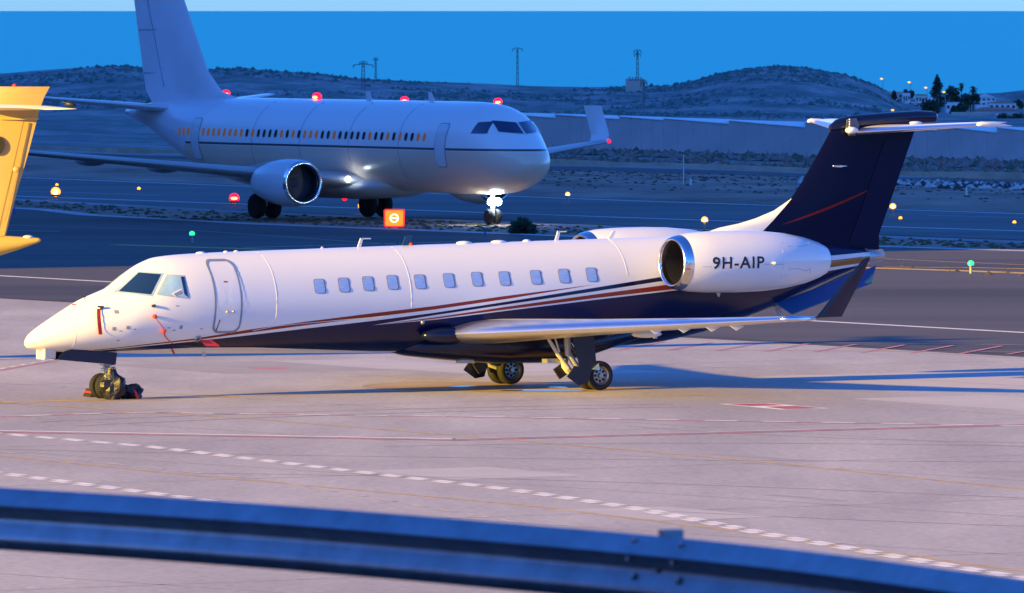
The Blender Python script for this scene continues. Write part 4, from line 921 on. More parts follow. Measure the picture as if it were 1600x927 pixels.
def afus(s): return [float(pchip(AF[:, 0], AF[:, k], np.array([min(max(s, 0), 37.3)]))[0]) for k in (1, 2, 3)]
asec = np.concatenate([[0, .02, .05, .1, .2, .35], np.linspace(.6, 5, 16), np.linspace(7, 24, 5), np.linspace(25, 37.3, 16)])
rings = []
for s in asec:
    t, b, wd = afus(s); zc, h = (t + b) / 2, (t - b) / 2
    rings.append([A(s, wd * math.cos(q), zc + h * math.sin(q)) for q in [2 * math.pi * k / 40 for k in range(40)]])
fa = MB().loft(rings).build('fuselage', M_aw, AL, True)
M_peach = mat('airliner_blur_peach', (.36, .25, .20), .34, 0, .04, .6, coat=.4)
M_aliv = bpy.data.materials.new('airliner_blur_paint'); M_aliv.use_nodes = True; N_a = M_aliv.node_tree; b_a = N_a.nodes['Principled BSDF']; b_a.inputs['Roughness'].default_value = .33; b_a.inputs['Coat Weight'].default_value = .4  # made-up livery: motion-blurred streak tones put into the paint bands
tc_a = N_a.nodes.new('ShaderNodeTexCoord'); sp_a = N_a.nodes.new('ShaderNodeSeparateXYZ'); N_a.links.new(tc_a.outputs['Object'], sp_a.inputs[0])
def ma(op, a, c):
    n = N_a.nodes.new('ShaderNodeMath'); n.operation = op
    for i, q in enumerate((a, c)):
        if isinstance(q, (int, float)): n.inputs[i].default_value = q
        else: N_a.links.new(q, n.inputs[i])
    return n.outputs[0]
cur_a = None
for m_, c_ in ((ma('LESS_THAN', sp_a.outputs[2], 3.2), (.84, .60, .46)), (ma('LESS_THAN', ma('ABSOLUTE', ma('SUBTRACT', sp_a.outputs[2], 3.28), 0), .05), (.10, .06, .07)), (ma('LESS_THAN', ma('SUBTRACT', sp_a.outputs[0], ma('MULTIPLY', sp_a.outputs[2], 1.3)), -29.0), (.80, .73, .78))):
    x_ = N_a.nodes.new('ShaderNodeMix'); x_.data_type = 'RGBA'; N_a.links.new(m_, x_.inputs[0])
    if cur_a is None: x_.inputs[6].default_value = (.86, .82, .82, 1)
    else: N_a.links.new(cur_a, x_.inputs[6])
    x_.inputs[7].default_value = (*c_, 1); cur_a = x_.outputs[2]
N_a.links.new(cur_a, b_a.inputs['Base Color']); fa.data.materials[0] = M_aliv
bl = [[A(s, wd * math.cos(q), zc + h * math.sin(q)) for q in [2 * math.pi * k / 24 for k in range(24)]] for s, zc, h, wd in ((10.5, 1.7, .15, .5), (12, 1.55, .5, 1.6), (15, 1.5, .6, 2.05), (19, 1.5, .6, 2.05), (21.5, 1.6, .45, 1.6), (23, 1.7, .2, .6))]
MB().loft(bl).build('belly_fairing', M_ag, AL, True)
def askin(s, z, sgn, off):
    t, b, wd = afus(s); zc, h = (t + b) / 2, (t - b) / 2; y = wd * math.sqrt(max(1e-4, 1 - ((z - zc) / h) ** 2)); nn = Vector((0, sgn * y / wd ** 2, (z - zc) / h ** 2)).normalized()
    return A(s, sgn * y, z) + off * nn
def apatch(name, ol, sgn, off, m, par):
    c = np.mean(ol, 0); n = len(ol); K = 5; vs = [askin(*c, sgn, off)]; fs = [(0, 1 + k, 1 + (k + 1) % n) for k in range(n)]
    for q in range(1, K + 1): vs += [askin(*(c + (np.array(p) - c) * q / K), sgn, off) for p in ol]
    for q in range(K - 1): fs += [(1 + q * n + k, 1 + (q + 1) * n + k, 1 + (q + 1) * n + (k + 1) % n, 1 + q * n + (k + 1) % n) for k in range(n)]
    return MB().add(vs, fs).build(name, m, par, True)
w0 = None
M_unlit = mat('dim_window', (.02, .025, .04), .12)
for k in range(44):
    s = 6.6 + k * .53
    if s < 24 and w0 and s - 6.6 > .1:
        o = bpy.data.objects.new('cabin_window', w0.data); C.objects.link(o); o.parent = AL; o.location = (-(s - 7.13), 0, 0)
        if random.random() < .45: o.material_slots[0].link = 'OBJECT'; o.material_slots[0].material = M_unlit
    else:
        o = apatch('cabin_window', rrect(s, 3.78, .12, .18, .1, 2), -1, .012, M_lit, AL)
        if k == 1: w0 = o
        if k == 0: w0 = None
    if k == 1: w0 = o
for s in (5.2, 27.6):
    apatch('door_seam', dens(rrect(s, 3.45, .46, .96, .17, 3), 6), -1, .008, M_seal, AL); apatch('door', dens(rrect(s, 3.45, .42, .92, .15, 3), 6), -1, .016, M_aw, AL)
for s in (8.8, 13.2, 17.6, 22.0):
    MB().tube([askin(s, z, -1, .004) for z in np.linspace(1.9, 5.2, 14)], .012, 4).build('panel_seam', M_seal, AL)
M_adark = M_glassd
for sgn in (1, -1):
    apatch('cockpit_side_window', dens([(2.22, 3.98), (2.34, 4.50), (2.95, 4.46), (3.05, 3.98)], 5), sgn, .015, M_adark, AL)
    vs = []
    for i in range(5):
        for j in range(4):
            y = .06 + (.98 - .06) * i / 4; z = 3.98 + .02 * i + .48 * j / 3
            lo, hi = .3, 5.0
            for _ in range(40):
                md = (lo + hi) / 2; t, b, wd = afus(md); zc, h = (t + b) / 2, (t - b) / 2
                if (y / wd) ** 2 + ((z - zc) / h) ** 2 > 1: lo = md
                else: hi = md
            vs.append(A(hi - .03, sgn * y, z + .015))
    MB().add(vs, [(i * 4 + j, i * 4 + j + 1, i * 4 + j + 5, i * 4 + j + 4) for i in range(4) for j in range(3)]).build('cockpit_window', M_adark, AL, True)
def asurf(name, secs, m, par):
    rings = []
    for s0, y, z, ch, tc in secs:
        pr = prof(0, 1); rings.append([A(s0 + x * ch, y, z + ch * tc * t * sd) for x, t, sd in pr])
    return MB().loft(rings).build(name, m, par, True, 35)
for sgn in (1, -1):
    wg = asurf('wing', [(12.6, sgn * 1.2, 1.75, 7.6, .11), (13.1, sgn * 1.9, 1.8, 7.0, .11), (16.0, sgn * 5.8, 2.2, 4.3, .11), (21.3, sgn * 16.4, 3.25, 1.6, .10)], M_ag, AL)
    MB().loft([[A(21.3 + q * 1.6 + o, sgn * (y + d), z) for q, d in ((0, 0), (.4, .05), (1, 0), (.4, -.05))] for y, z, o in ((16.4, 3.25, 0), (16.75, 3.6, .5), (16.95, 4.9, 1.5))]).build('winglet', M_aw, wg, True, 40)
    MB().ball(A(21.4, sgn * 16.5, 3.28), .11 if sgn < 0 else .10, 10, 6).build('tip_light', E_green if sgn < 0 else E_red, wg, True)
    MB().ball(A(13.0, sgn * 2.1, 1.85), .13, 10, 6).build('landing_light', E_white2, wg, True)
    for y in (3.4, 7.4, 10.6):
        s_ = np.interp(y, [1.9, 5.8, 16.4], [19.6, 20.0, 22.7]); z_ = np.interp(y, [1.9, 5.8, 16.4], [1.7, 2.1, 3.2])
        MB().ball((0, 0, 0), 1, 10, 6, (1.5, .18, .22)).build('flap_fairing', M_ag, wg, True).matrix_local = Matrix.Translation(A(s_, sgn * y, z_))
    en = MB().revolve([(.15, .98), (.6, 1.04), (1.5, 1.05), (2.6, .93), (3.5, .72), (3.5, .66)], A(12.0, sgn * 4.9, 1.72), (-1, 0, 0), 32).build('engine_nacelle', M_aw, AL, True, 50)
    MB().revolve([(.16, .985), (.04, .93), (0, .87), (.06, .82), (.25, .79)], A(12.0, sgn * 4.9, 1.72), (-1, 0, 0), 32).build('inlet_lip', M_metal, en, True)
    MB().revolve([(.25, .79), (.8, .80), (.85, .02)], A(12.0, sgn * 4.9, 1.72), (-1, 0, 0), 32).build('fan', M_dark, en, True, 40)
    MB().revolve([(.55, .01), (.75, .15), (.9, .26)], A(12.0, sgn * 4.9, 1.72), (-1, 0, 0), 16).build('spinner', M_steel, en, True)
    MB().revolve([(3.3, .6), (4.2, .38), (4.6, .05)], A(12.0, sgn * 4.9, 1.72), (-1, 0, 0), 20).build('exhaust_cone', M_steel, en, True)
    MB().loft([[A(13.0, sgn * 4.9 - .15, 2.7), A(16.5, sgn * 4.9 - .15, 2.0), A(16.5, sgn * 4.9 + .15, 2.0), A(13.0, sgn * 4.9 + .15, 2.7)], [A(14.5, sgn * 4.9 - .12, 2.72), A(17.5, sgn * 4.9 - .12, 2.3), A(17.5, sgn * 4.9 + .12, 2.3), A(14.5, sgn * 4.9 + .12, 2.72)]]).build('pylon', M_ag, en)
    asurf('tailplane', [(31.4, sgn * .3, 4.75, 4.2, .09), (35.2, sgn * 6.6, 5.35, 1.6, .08)], M_aw, AL)
    mg = MB().tube([A(19.2, sgn * 2.86, 2.0), A(19.2, sgn * 2.86, .55)], .14, 10).build('main_gear', M_ag, AL, True, 40)
    for dy in (-.4, .4): MB().revolve([(-.2, .3), (-.2, .5), (-.1, .56), (.1, .56), (.2, .5), (.2, .3)], A(19.2, sgn * 2.86 + dy, .56), (0, 1, 0), 24, True).build('wheel', M_tyre, mg, True, 40)
fr = []
for s0, s1, z, t in ((25.2, 35.0, 5.0, .10), (28.3, 35.6, 5.6, .22), (29.6, 35.9, 6.5, .24), (33.6, 37.4, 12.2, .12), (33.9, 37.5, 12.4, .04)):
    pr = ((0, 0), (.05, .5), (.2, .95), (.4, 1), (.75, .5), (1, .03)); fr.append([A(s0 + q * (s1 - s0), d * t, z) for q, d in pr] + [A(s0 + q * (s1 - s0), -d * t, z) for q, d in reversed(pr[1:])])
MB().loft(fr).build('fin', M_fin_a, AL, True, 40)
for z_ in (6.4, 8.4, 10.4):
    for sg in (1, -1): MB().tube([A(np.interp(z_, [6.5, 12.2], [29.6, 33.6]) + 3.9 - (z_ - 6.4) * .25, sg * .13, z_), A(np.interp(z_, [6.5, 12.2], [35.9, 37.4]) - .1, sg * .04, z_)], .02, 4).build('rudder_seam', M_seal, AL)
for sg in (1, -1): MB().tube([A(33.6, sg * .15, 5.8), A(36.2, sg * .09, 12.0)], .03, 4).build('rudder_seam', M_seal, AL)
ngl = MB().tube([A(4, 0, 1.6), A(4, 0, .4)], .09, 10).build('nose_gear', M_ag, AL, True, 40)
for dy in (-.2, .2): MB().revolve([(-.1, .2), (-.1, .3), (0, .345), (.1, .3), (.1, .2)], A(4, dy, .345), (0, 1, 0), 20, True).build('wheel', M_tyre, ngl, True, 40)
for dy in (-.16, .16): MB().ball(A(3.85, dy, 1.0), .17, 12, 8).build('taxi_light', E_white, ngl, True)
bc = MB().ball(A(19.5, 0, 5.42), .22, 12, 8, (1.1, 1, .9)).build('beacon', E_red, AL, True); MB().ball(A(19.42, -.13, 5.40), .13, 12, 8, (1.1, 1, .6)).build('bulb', E_redcore, bc, True)
MB().ball(A(17.0, 0, .92), .12, 12, 8).build('beacon', E_red, AL, True)
for s in (9.0, 14.5): MB().prism([A(s, -.02, 5.3), A(s + .5, -.02, 5.3), A(s + .55, -.02, 5.7), A(s + .3, -.02, 5.7)], (0, .04, 0)).build('blade_antenna', M_aw, AL)

# ------------------------------------------------------------------ beyond the runway: road, wall, fence, rocks, scrub
def WP(px, wq):
    """the point of the line of sight px (on the map) that lies wq beyond the far runway edge"""
    u = (px - 800) / F; y = (wq * .5 + P4a[0] * LNRM[0] + P4a[1] * LNRM[1]) / (u * LNRM[0] + LNRM[1]); return u * y, y
def ribbon_terrain(name, wa, wb, px0, px1, n, dz, m):
    rings = []
    for i in range(n + 1):
        (xa, ya), (xb, yb) = [WP(px0 + (px1 - px0) * i / n, wq) for wq in (wa, wb)]; za, zb = float(terrain(xa, ya)) + dz, float(terrain(xb, yb)) + dz
        rings.append([(xa, ya - .6, za - 1.2), (xa, ya, za), (xb, yb, zb), (xb, yb + .6, zb - 1.2)])
    return MB().loft(rings).build(name, m, None, kind='structure')
M_road = mat('perimeter_asphalt', (.20, .20, .21), .8, 0, .1, .2)
ribbon_terrain('perimeter_road', 205, 262, -300, 1900, 240, .30, M_road)
M_kerb = mat('boundary_concrete', (.60, .44, .32), .9, 0, .2, .3)
bw = MB(); pts = [WP(px, 338) for px in np.linspace(-300, 1900, 90)]
bw.loft([[(x, y, float(terrain(x, y)) - 1), (x, y, float(terrain(x, y)) + .55), (x + .2, y + .25, float(terrain(x, y)) + .55), (x + .2, y + .25, float(terrain(x, y)) - 1)] for x, y in pts])
tag(bw.build('boundary_wall', M_kerb), 'long low beige boundary wall beyond the runway', 'wall')
fe = thing('perimeter_fence', 'wire perimeter fence on grey posts along the boundary wall', 'fence', (0, 0, 0))
M_fpost = mat('fence_post', (.26, .26, .28), .6)
fp = [WP(px, 346) for px in np.arange(560, 1700, 30.5)]
p0 = fp[0]
pm = MB().tube([(0, 0, -.4), (0, 0, 1.55), (-.08, -.25, 1.85)], .035, 5).build('post', M_fpost, fe)
for i, (x, y) in enumerate(fp):
    o = pm if i == 0 else bpy.data.objects.new('post', pm.data)
    if i: C.objects.link(o); o.parent = fe
    o.location = (x, y, float(terrain(x, y)))
for h in (.15, .7, 1.25, 1.7):
    MB().tube([(x, y - .03, float(terrain(x, y)) + h) for x, y in fp], .006, 3, False).build('wire', M_fpost, fe)
ROCK = [(0, 0, 1), (.9, .1, .2), (.2, .9, .3), (-.85, .3, .1), (-.3, -.85, .25), (.6, -.6, .1), (.1, 0, -.5)]
RF = [(0, 1, 2), (0, 2, 3), (0, 3, 4), (0, 4, 5), (0, 5, 1), (6, 2, 1), (6, 3, 2), (6, 4, 3), (6, 5, 4), (6, 1, 5)]
def clumps(name, spots, m, sq=.7, mats=None, nmat=1):
    V = np.empty((len(spots) * 7, 3)); base = np.array(ROCK); Fs = []; mi = []
    for i, (x, y, z, r) in enumerate(spots):
        a = RNG.uniform(0, 6.28); c, s = math.cos(a), math.sin(a); b = base * RNG.uniform(.7, 1.3, base.shape) * r
        V[i * 7:i * 7 + 7] = np.stack([x + b[:, 0] * c - b[:, 1] * s, y + b[:, 0] * s + b[:, 1] * c, z + b[:, 2] * sq], 1)
        Fs += [tuple(q + i * 7 for q in f) for f in RF]; mi += [int(RNG.integers(nmat))] * len(RF)
    return mesh(name, V, Fs, mats or m, mi=mi, kind='stuff')
sp_ = []
for _ in range(900):
    px = RNG.uniform(1250, 1680); wq = RNG.uniform(88, 165) + RNG.normal(0, 10); x, y = WP(px, wq); sp_.append((x, y, float(terrain(x, y)), RNG.uniform(.12, .34)))
tag(clumps('rocks', sp_, None, .8, [mat('rock_pale', (.55, .52, .50), .9), mat('rock_dark', (.06, .06, .065), .9), mat('rock_mid', (.26, .24, .23), .9)], 3), 'band of loose pale and dark rocks on the dirt beyond the runway', 'rocks')
sp_ = []
for _ in range(2600):
    px = RNG.uniform(560, 1700); wq = RNG.uniform(20, 200) if RNG.random() < .5 else RNG.uniform(-120, -104) if RNG.random() < .12 else RNG.uniform(265, 335)
    x, y = WP(px, wq); sp_.append((x, y, float(terrain(x, y)) - .02, RNG.uniform(.08, .22)))
tag(clumps('dry_weeds', sp_, None, .45, [mat('weed_brown', (.07, .05, .035), 1), mat('weed_olive', (.06, .06, .03), 1)], 2), 'low dry weeds and clods scattered on the dirt by the runway', 'weeds')
sp_ = []
L2w, L3w = [G(p, r) for p, r in ((140, 337), (400, 351), (660, 361), (1000, 374), (1600, 392))], None
for _ in range(900):
    px = RNG.uniform(0, 1640); ra = np.interp(px, [0, 27, 400, 1000, 1600], [311, 312.5, 333, 357, 379.5]); rb = np.interp(px, [0, 60, 140, 400, 660, 1000, 1600], [320, 326, 335, 349, 359, 372, 390]); x, y = G(px, RNG.uniform(ra + 1, rb - .5)); sp_.append((x, y, 0, RNG.uniform(.06, .20)))
tag(clumps('dry_weeds', sp_, None, .5, [mat('verge_clod', (.10, .075, .055), 1), mat('verge_olive', (.10, .11, .03), 1)], 2), 'clods and small weeds on the dirt strip between taxiway and runway', 'weeds')
sp_ = []
while len(sp_) < 5200:
    px = RNG.uniform(520, 1720); wq = RNG.uniform(356, 880); x, y = WP(px, wq)
    if fbm(np.array(x / 10), np.array(y / 40), 3, 77) + (.12 if wq > 640 else 0) < RNG.uniform(-.12, .12): continue
    sp_.append((x, y, float(terrain(x, y)), RNG.uniform(.25, .75) * (1.35 if wq > 640 else 1)))
tag(clumps('scrub', sp_, None, .75, [mat('scrub_brown', (.26, .15, .12), 1), mat('scrub_grey', (.26, .20, .19), 1), mat('scrub_green', (.09, .11, .07), 1)], 3), 'brown and grey scrub covering the ground below the greenhouses', 'scrub')
sp_ = []
while len(sp_) < 5600:
    y = RNG.uniform(2350, 3300); px = RNG.uniform(-60, 1420); x = (px - 800) / F * y
    if fbm(np.array(x / 45), np.array(y / 120), 4, 91) < RNG.uniform(-.07, .09): continue
    sp_.append((x, y, float(terrain(x, y)) - .1, RNG.uniform(.3, .7) * (1 + 1.3 * RNG.random() ** 3)))
tag(clumps('hill_shrubs', sp_, None, .8, [mat('shrub_dark_hazed', (.075, .15, .14), 1), mat('shrub_olive_hazed', (.11, .19, .17), 1)], 2), 'haze-tinted green shrubs dotted over the dry coastal hills', 'shrubs')  # shrub colours brightened and blued, haze painted in

# ------------------------------------------------------------------ greenhouses
M_net = mat('hazed_netting', (.62, .48, .46), .9, 0, .10, .12, (1, 1, 2)); M_sheet = mat('white_sheeting', (.88, .86, .84), .6, 0, .06, .2)  # netting brightened so that its colour stands in for haze
def greenhouse(px0, px1, b0, b1, f1, label):
    yb0 = WP(px0, 900)[1]; yb1 = WP(px1, 900)[1]
    def q(px, row, dy): return AT(px, row, float(np.interp(px, [px0, px1], [yb0, yb1])) + dy)
    bl_, br, frr, fll = q(px0, b0, 42), q(px1, b1, 42), q(px1 + 6, f1, 0), q(px0, b0 + 1.2, 0)
    t = thing('greenhouse', label, 'greenhouse', (fll.x, fll.y, float(terrain(fll.x, fll.y))), 0, 'greenhouses beyond the airfield'); o = Vector(t.location)
    lo = lambda p: Vector((p.x, p.y, float(terrain(p.x, p.y)) - .6))
    MB().add([p - o for p in (fll, frr, br, bl_, lo(fll), lo(frr), lo(br), lo(bl_))], [(0, 1, 5, 4), (1, 2, 6, 5), (2, 3, 7, 6), (3, 0, 4, 7)]).build('wall', M_net, t)
    up = Vector((0, 0, .03)); ov = Vector((0, -.3, 0))
    MB().prism([p - o + up for p in (fll + ov, frr + ov, br, bl_)], (0, 0, .12)).build('roof', M_sheet, t)
    n = 5
    for i in range(1, n):
        p = fll.lerp(frr, i / n) - o; d = lo(fll.lerp(frr, i / n)) - o
        MB().tube([p + Vector((0, -.06, -.05)), d + Vector((0, -.06, 0))], .045, 4).build('post', M_net, t)
GH = [(764, 866, 176.5, 179, 185.5), (868, 965, 179, 182, 187.5), (968, 1048, 182, 185, 190), (1037, 1143, 185, 188, 195.5), (1139, 1256, 188.5, 192, 200.5), (1258, 1370, 191.5, 194, 203), (1372, 1462, 193, 196, 206), (1464, 1556, 196.5, 199.5, 209), (1558, 1660, 199.5, 202, 212), (1662, 1780, 202, 205, 215)]
GL = ['greenhouse behind the nose of the airliner, under the lone slim pylon', 'white roofed greenhouse just right of the airliner cockpit', 'narrow greenhouse directly below the small graffiti block', 'greenhouse at the foot of the round hill, left end', 'greenhouse below the round hill behind the forked pylon', 'greenhouse half hidden by the left side of the jet tailplane', 'greenhouse hidden mostly behind the navy fin top', 'greenhouse right of the navy fin under the parapet house', 'greenhouse under the tip of the jet tailplane', 'last greenhouse on the right, cut off by the picture edge']
for a, l in zip(GH, GL): greenhouse(*a, l)

# ------------------------------------------------------------------ pylons
M_pyl = mat('pylon_steel', (.16, .17, .19), .6, .3)
def pylon(px, r0, r1, wpx, y, arms, label, single=False, th=.14):
    b, tp = AT(px, r1, y), AT(px, r0, y); h = tp.z - b.z; s = y / F; wb = wpx * s / 2
    z0 = min(b.z, float(terrain(b.x, y)))
    t = thing('pylon', label, 'pylon', (b.x, y, z0), 0, 'power line pylons on the skyline'); h = tp.z - z0
    lg = MB(); lv = 7; wt = wb * .55
    wz = lambda q: wb * (1 - q) + wt * q
    for sx in (-1, 1):
        for sy in (-1, 1): lg.tube([(sx * wz(0), sy * wz(0), 0), (sx * wz(1), sy * wz(1), h)], th, 4)
    lg.build('mast', M_pyl, t); br = MB()
    for i in range(lv):
        a, c = i / lv, (i + 1) / lv
        for sy in (-1, 1):
            br.tube([(-wz(a), sy * wz(a), a * h), (wz(c), sy * wz(c), c * h)], th * .55, 3); br.tube([(wz(a), sy * wz(a), a * h), (-wz(c), sy * wz(c), c * h)], th * .55, 3)
    br.build('bracing', M_pyl, t)
    for zz, hw in arms:
        am = MB().tube([(-hw * s, 0, zz * h), (0, 0, zz * h + .5), (hw * s, 0, zz * h)], th, 4); am.build('crossarm', M_pyl, t)
        for e in (-1, 0, 1):
            if hw > 4: MB().tube([(e * hw * s * .95, 0, zz * h + .1), (e * hw * s * .95, 0, zz * h - .9)], th * .9, 4).build('insulator', M_pyl, t)
pylon(567.5, 98, 157, 7, 3000, [(.93, 16), (1.0, 6)], 'twin legged pylon with wide crossarm on the left ridge')
pylon(587, 92, 127, 3, 3500, [(1.0, 4), (.93, 4)], 'slim pylon standing just behind the twin legged pylon')
pylon(808.5, 77, 137, 3.6, 3300, [(1.0, 8)], 'lone slim pylon with short top arm against the sea')
pylon(996, 80, 126, 4.5, 3300, [(1.0, 6), (.9, 5)], 'pylon rising behind the small graffiti block')
pylon(1006, 128, 186, 4.5, 2600, [(1.0, 5), (.94, 5)], 'pylon standing in front of the small graffiti block')
b = AT(1193, 216, 1330); t = thing('pylon', 'forked low pylon with V head in front of the greenhouses', 'pylon', (b.x, 1330, float(terrain(b.x, 1330))), 0, 'power line pylons on the skyline')
s = 1330 / F; h = AT(1193, 178, 1330).z - t.location.z
MB().tube([(-2 * s, 0, 0), (-1.5 * s, 0, h * .5), (-8 * s, 0, h)], .09, 4).build('mast', M_pyl, t); MB().tube([(2 * s, 0, 0), (1.5 * s, 0, h * .5), (8 * s, 0, h)], .09, 4).build('mast', M_pyl, t)
MB().tube([(-13 * s, 0, h), (13 * s, 0, h)], .08, 4).build('crossarm', M_pyl, t); MB().tube([(-1.5 * s, 0, h * .5), (1.5 * s, 0, h * .5)], .07, 4).build('brace', M_pyl, t)
for i in range(4): MB().tube([(-2 * s, 0, h * i / 8), (2 * s, 0, h * (i + 1) / 8)], .05, 4).build('brace', M_pyl, t)

# ------------------------------------------------------------------ village and trees by the right hill
M_wall = mat('house_white', (.84, .82, .82), .8, 0, .06, .3); M_wallb = mat('house_beige', (.62, .50, .42), .85, 0, .08, .3); M_wallg = mat('house_grey', (.50, .47, .48), .85, 0, .08, .3)
M_tile = mat('red_roof', (.55, .20, .13), .8, 0, .2, .8); M_win = mat('house_window', (.03, .04, .06), .2); M_wallw = mat('house_lit', (.86, .78, .68), .8, 0, .05, .3)
def house(px0, px1, r0, r1, y, m, label, roof='flat', rr=0, wins=3, depth=9, name='house', door=True, rows=1):
    a, b = AT(px0, r1, y), AT(px1, r0, y); wd = b.x - a.x; z0 = min(a.z, float(terrain(a.x, y)), float(terrain(b.x, y))) - .3
    t = thing(name, label, 'house', (a.x + wd / 2, y, z0), 0, 'houses on the slope behind the tail'); h = b.z - z0; g_ = a.z - z0; hw = wd / 2
    MB().box((-hw, 0, 0), (hw, depth, h)).build('wall', m, t)
    if roof == 'flat':
        MB().box((-hw - .1, -.1, h), (hw + .1, depth + .1, h + .25)).build('parapet', m, t)
    else:
        rh = rr * y / F; k_ = min(hw * .55, 3) if roof == 'hip' else 0
        if roof == 'gable': MB().add([(-hw - .3, -.4, h), (hw + .3, -.4, h), (hw + .3, depth + .3, h), (-hw - .3, depth + .3, h), (0, -.4, h + rh), (0, depth + .3, h + rh)], [(0, 1, 4), (1, 2, 5, 4), (2, 3, 5), (3, 0, 4, 5)]).build('roof', M_wall, t)
        else: MB().add([(-hw - .4, -.5, h), (hw + .4, -.5, h), (hw + .4, depth + .4, h), (-hw - .4, depth + .4, h), (-hw + k_, depth / 2, h + rh), (hw - k_, depth / 2, h + rh)], [(0, 1, 5, 4), (1, 2, 5), (2, 3, 4, 5), (3, 0, 4), (3, 2, 1, 0)]).build('roof', M_tile, t)
    hh = h - g_
    for rw in range(rows):
        for i in range(wins):
            x = -hw + wd * (i + .5) / wins; zb = g_ + hh * (rw + .35) / rows; zt = g_ + hh * (rw + .72) / rows; ww = min(.55, wd / wins * .28)
            if door and i == wins // 2 and rw == 0: MB().box((x - .45, -.05, g_), (x + .45, .02, min(zt, g_ + 2.1))).build('door', M_win, t)
            else:
                f = MB().box((x - ww - .08, -.06, zb - .08), (x + ww + .08, .02, zt + .08)).build('window', m, t); MB().box((x - ww, -.075, zb), (x + ww, -.06, zt)).build('pane', M_win, f)
    return t
Y0 = 3120
house(1378, 1412, 144.5, 157, 3230, M_wallb, 'long beige building at the end of the hill crest', wins=4)
house(1411, 1422, 147, 160, 3180, M_wall, 'pale grey building with dark bays behind the parked cars', wins=3, door=False, rows=1)
house(1431, 1449, 148.5, 163, 3170, M_wallw, 'pale lit building with thin red roof edge beside the conifer', 'hip', 1.2, wins=4)
house(1449, 1462, 152, 166, 3190, M_wall, 'small white house at the left of the big conifer', wins=2)
house(1478, 1500, 161.5, 174, 3080, M_wall, 'low white house below the palms behind dark bushes', wins=3)
house(1483, 1496, 151, 160, 3200, M_wall, 'tiny white house glimpsed between the trees', 'gable', 2, wins=2)
house(1526, 1556, 152.5, 166, 3150, M_wall, 'white two storey house with low gable right of the palms', 'gable', 5.5, wins=4, rows=2)
house(1545, 1588, 161, 174, 3090, M_wall, 'long white house with thin red roof below the gabled house', 'hip', 2.2, wins=5)
house(1524, 1592, 172.5, 190, 3000, M_wallg, 'wide grey house under a broad red tiled hip roof', 'hip', 4.5, wins=5, depth=14)
house(1488, 1547, 177, 196, 2930, M_wallb, 'beige house with stepped parapet in front of the bushes', wins=4)
house(1558, 1568, 179.5, 193, 2920, M_wall, 'small white annex beside the beige parapet house', wins=1, door=False)
house(1455, 1512, 184.5, 200, 2860, M_wall, 'low white house just above the tailplane of the jet', wins=4)
for i, px in enumerate((1494, 1507, 1519)):
    pass
house(978, 1008, 124.5, 139, 3080, M_wallb, 'small graffiti covered block on the skyline under a pylon', wins=0, name='utility_block', door=False)
u = [o for o in C.objects if o.name.startswith('utility_block')][0]; u['group'] = ''; del u['group']
M_graf = mat('graffiti_paint', (.10, .10, .14), .8, 0, .5, 2)
for i in range(5):
    x = -2.4 + i * 1.0; z = u.dimensions.z; MB().tube([(x, -.03, 4.2), (x + .5, -.03, 5.2), (x + .15, -.03, 5.6), (x + .7, -.03, 4.4)], .11, 4).build('graffiti', M_graf, u)
# trees: every leaf cluster is real geometry
M_leaf = [mat('leaf_dark', (.025, .055, .04), .8), mat('leaf_mid', (.045, .08, .05), .8), mat('leaf_light', (.075, .11, .06), .8)]; M_bark = mat('bark', (.10, .075, .055), .9)
def leaves(t, blobs, n, size, seed, mats=None):
    r = np.random.default_rng(seed); V = []; Fc = []; mi = []
    for i in range(n):
        c, rad = blobs[int(r.integers(len(blobs)))]
        d = r.normal(size=3); d /= np.linalg.norm(d); p = np.array(c) + d * np.array(rad) * r.uniform(.35, 1.05) ** .6
        a = r.normal(size=3); a /= np.linalg.norm(a); b = np.cross(a, r.normal(size=3)); b /= np.linalg.norm(b); s = size * r.uniform(.6, 1.4)
        k = len(V); V += [p - a * s, p + b * s * .6, p + a * s, p - b * s * .6]; Fc.append((k, k + 1, k + 2, k + 3)); mi.append(int(r.choice(3, p=(.5, .35, .15))))
    return mesh('crown', V, Fc, mats or M_leaf, t, mi=mi)
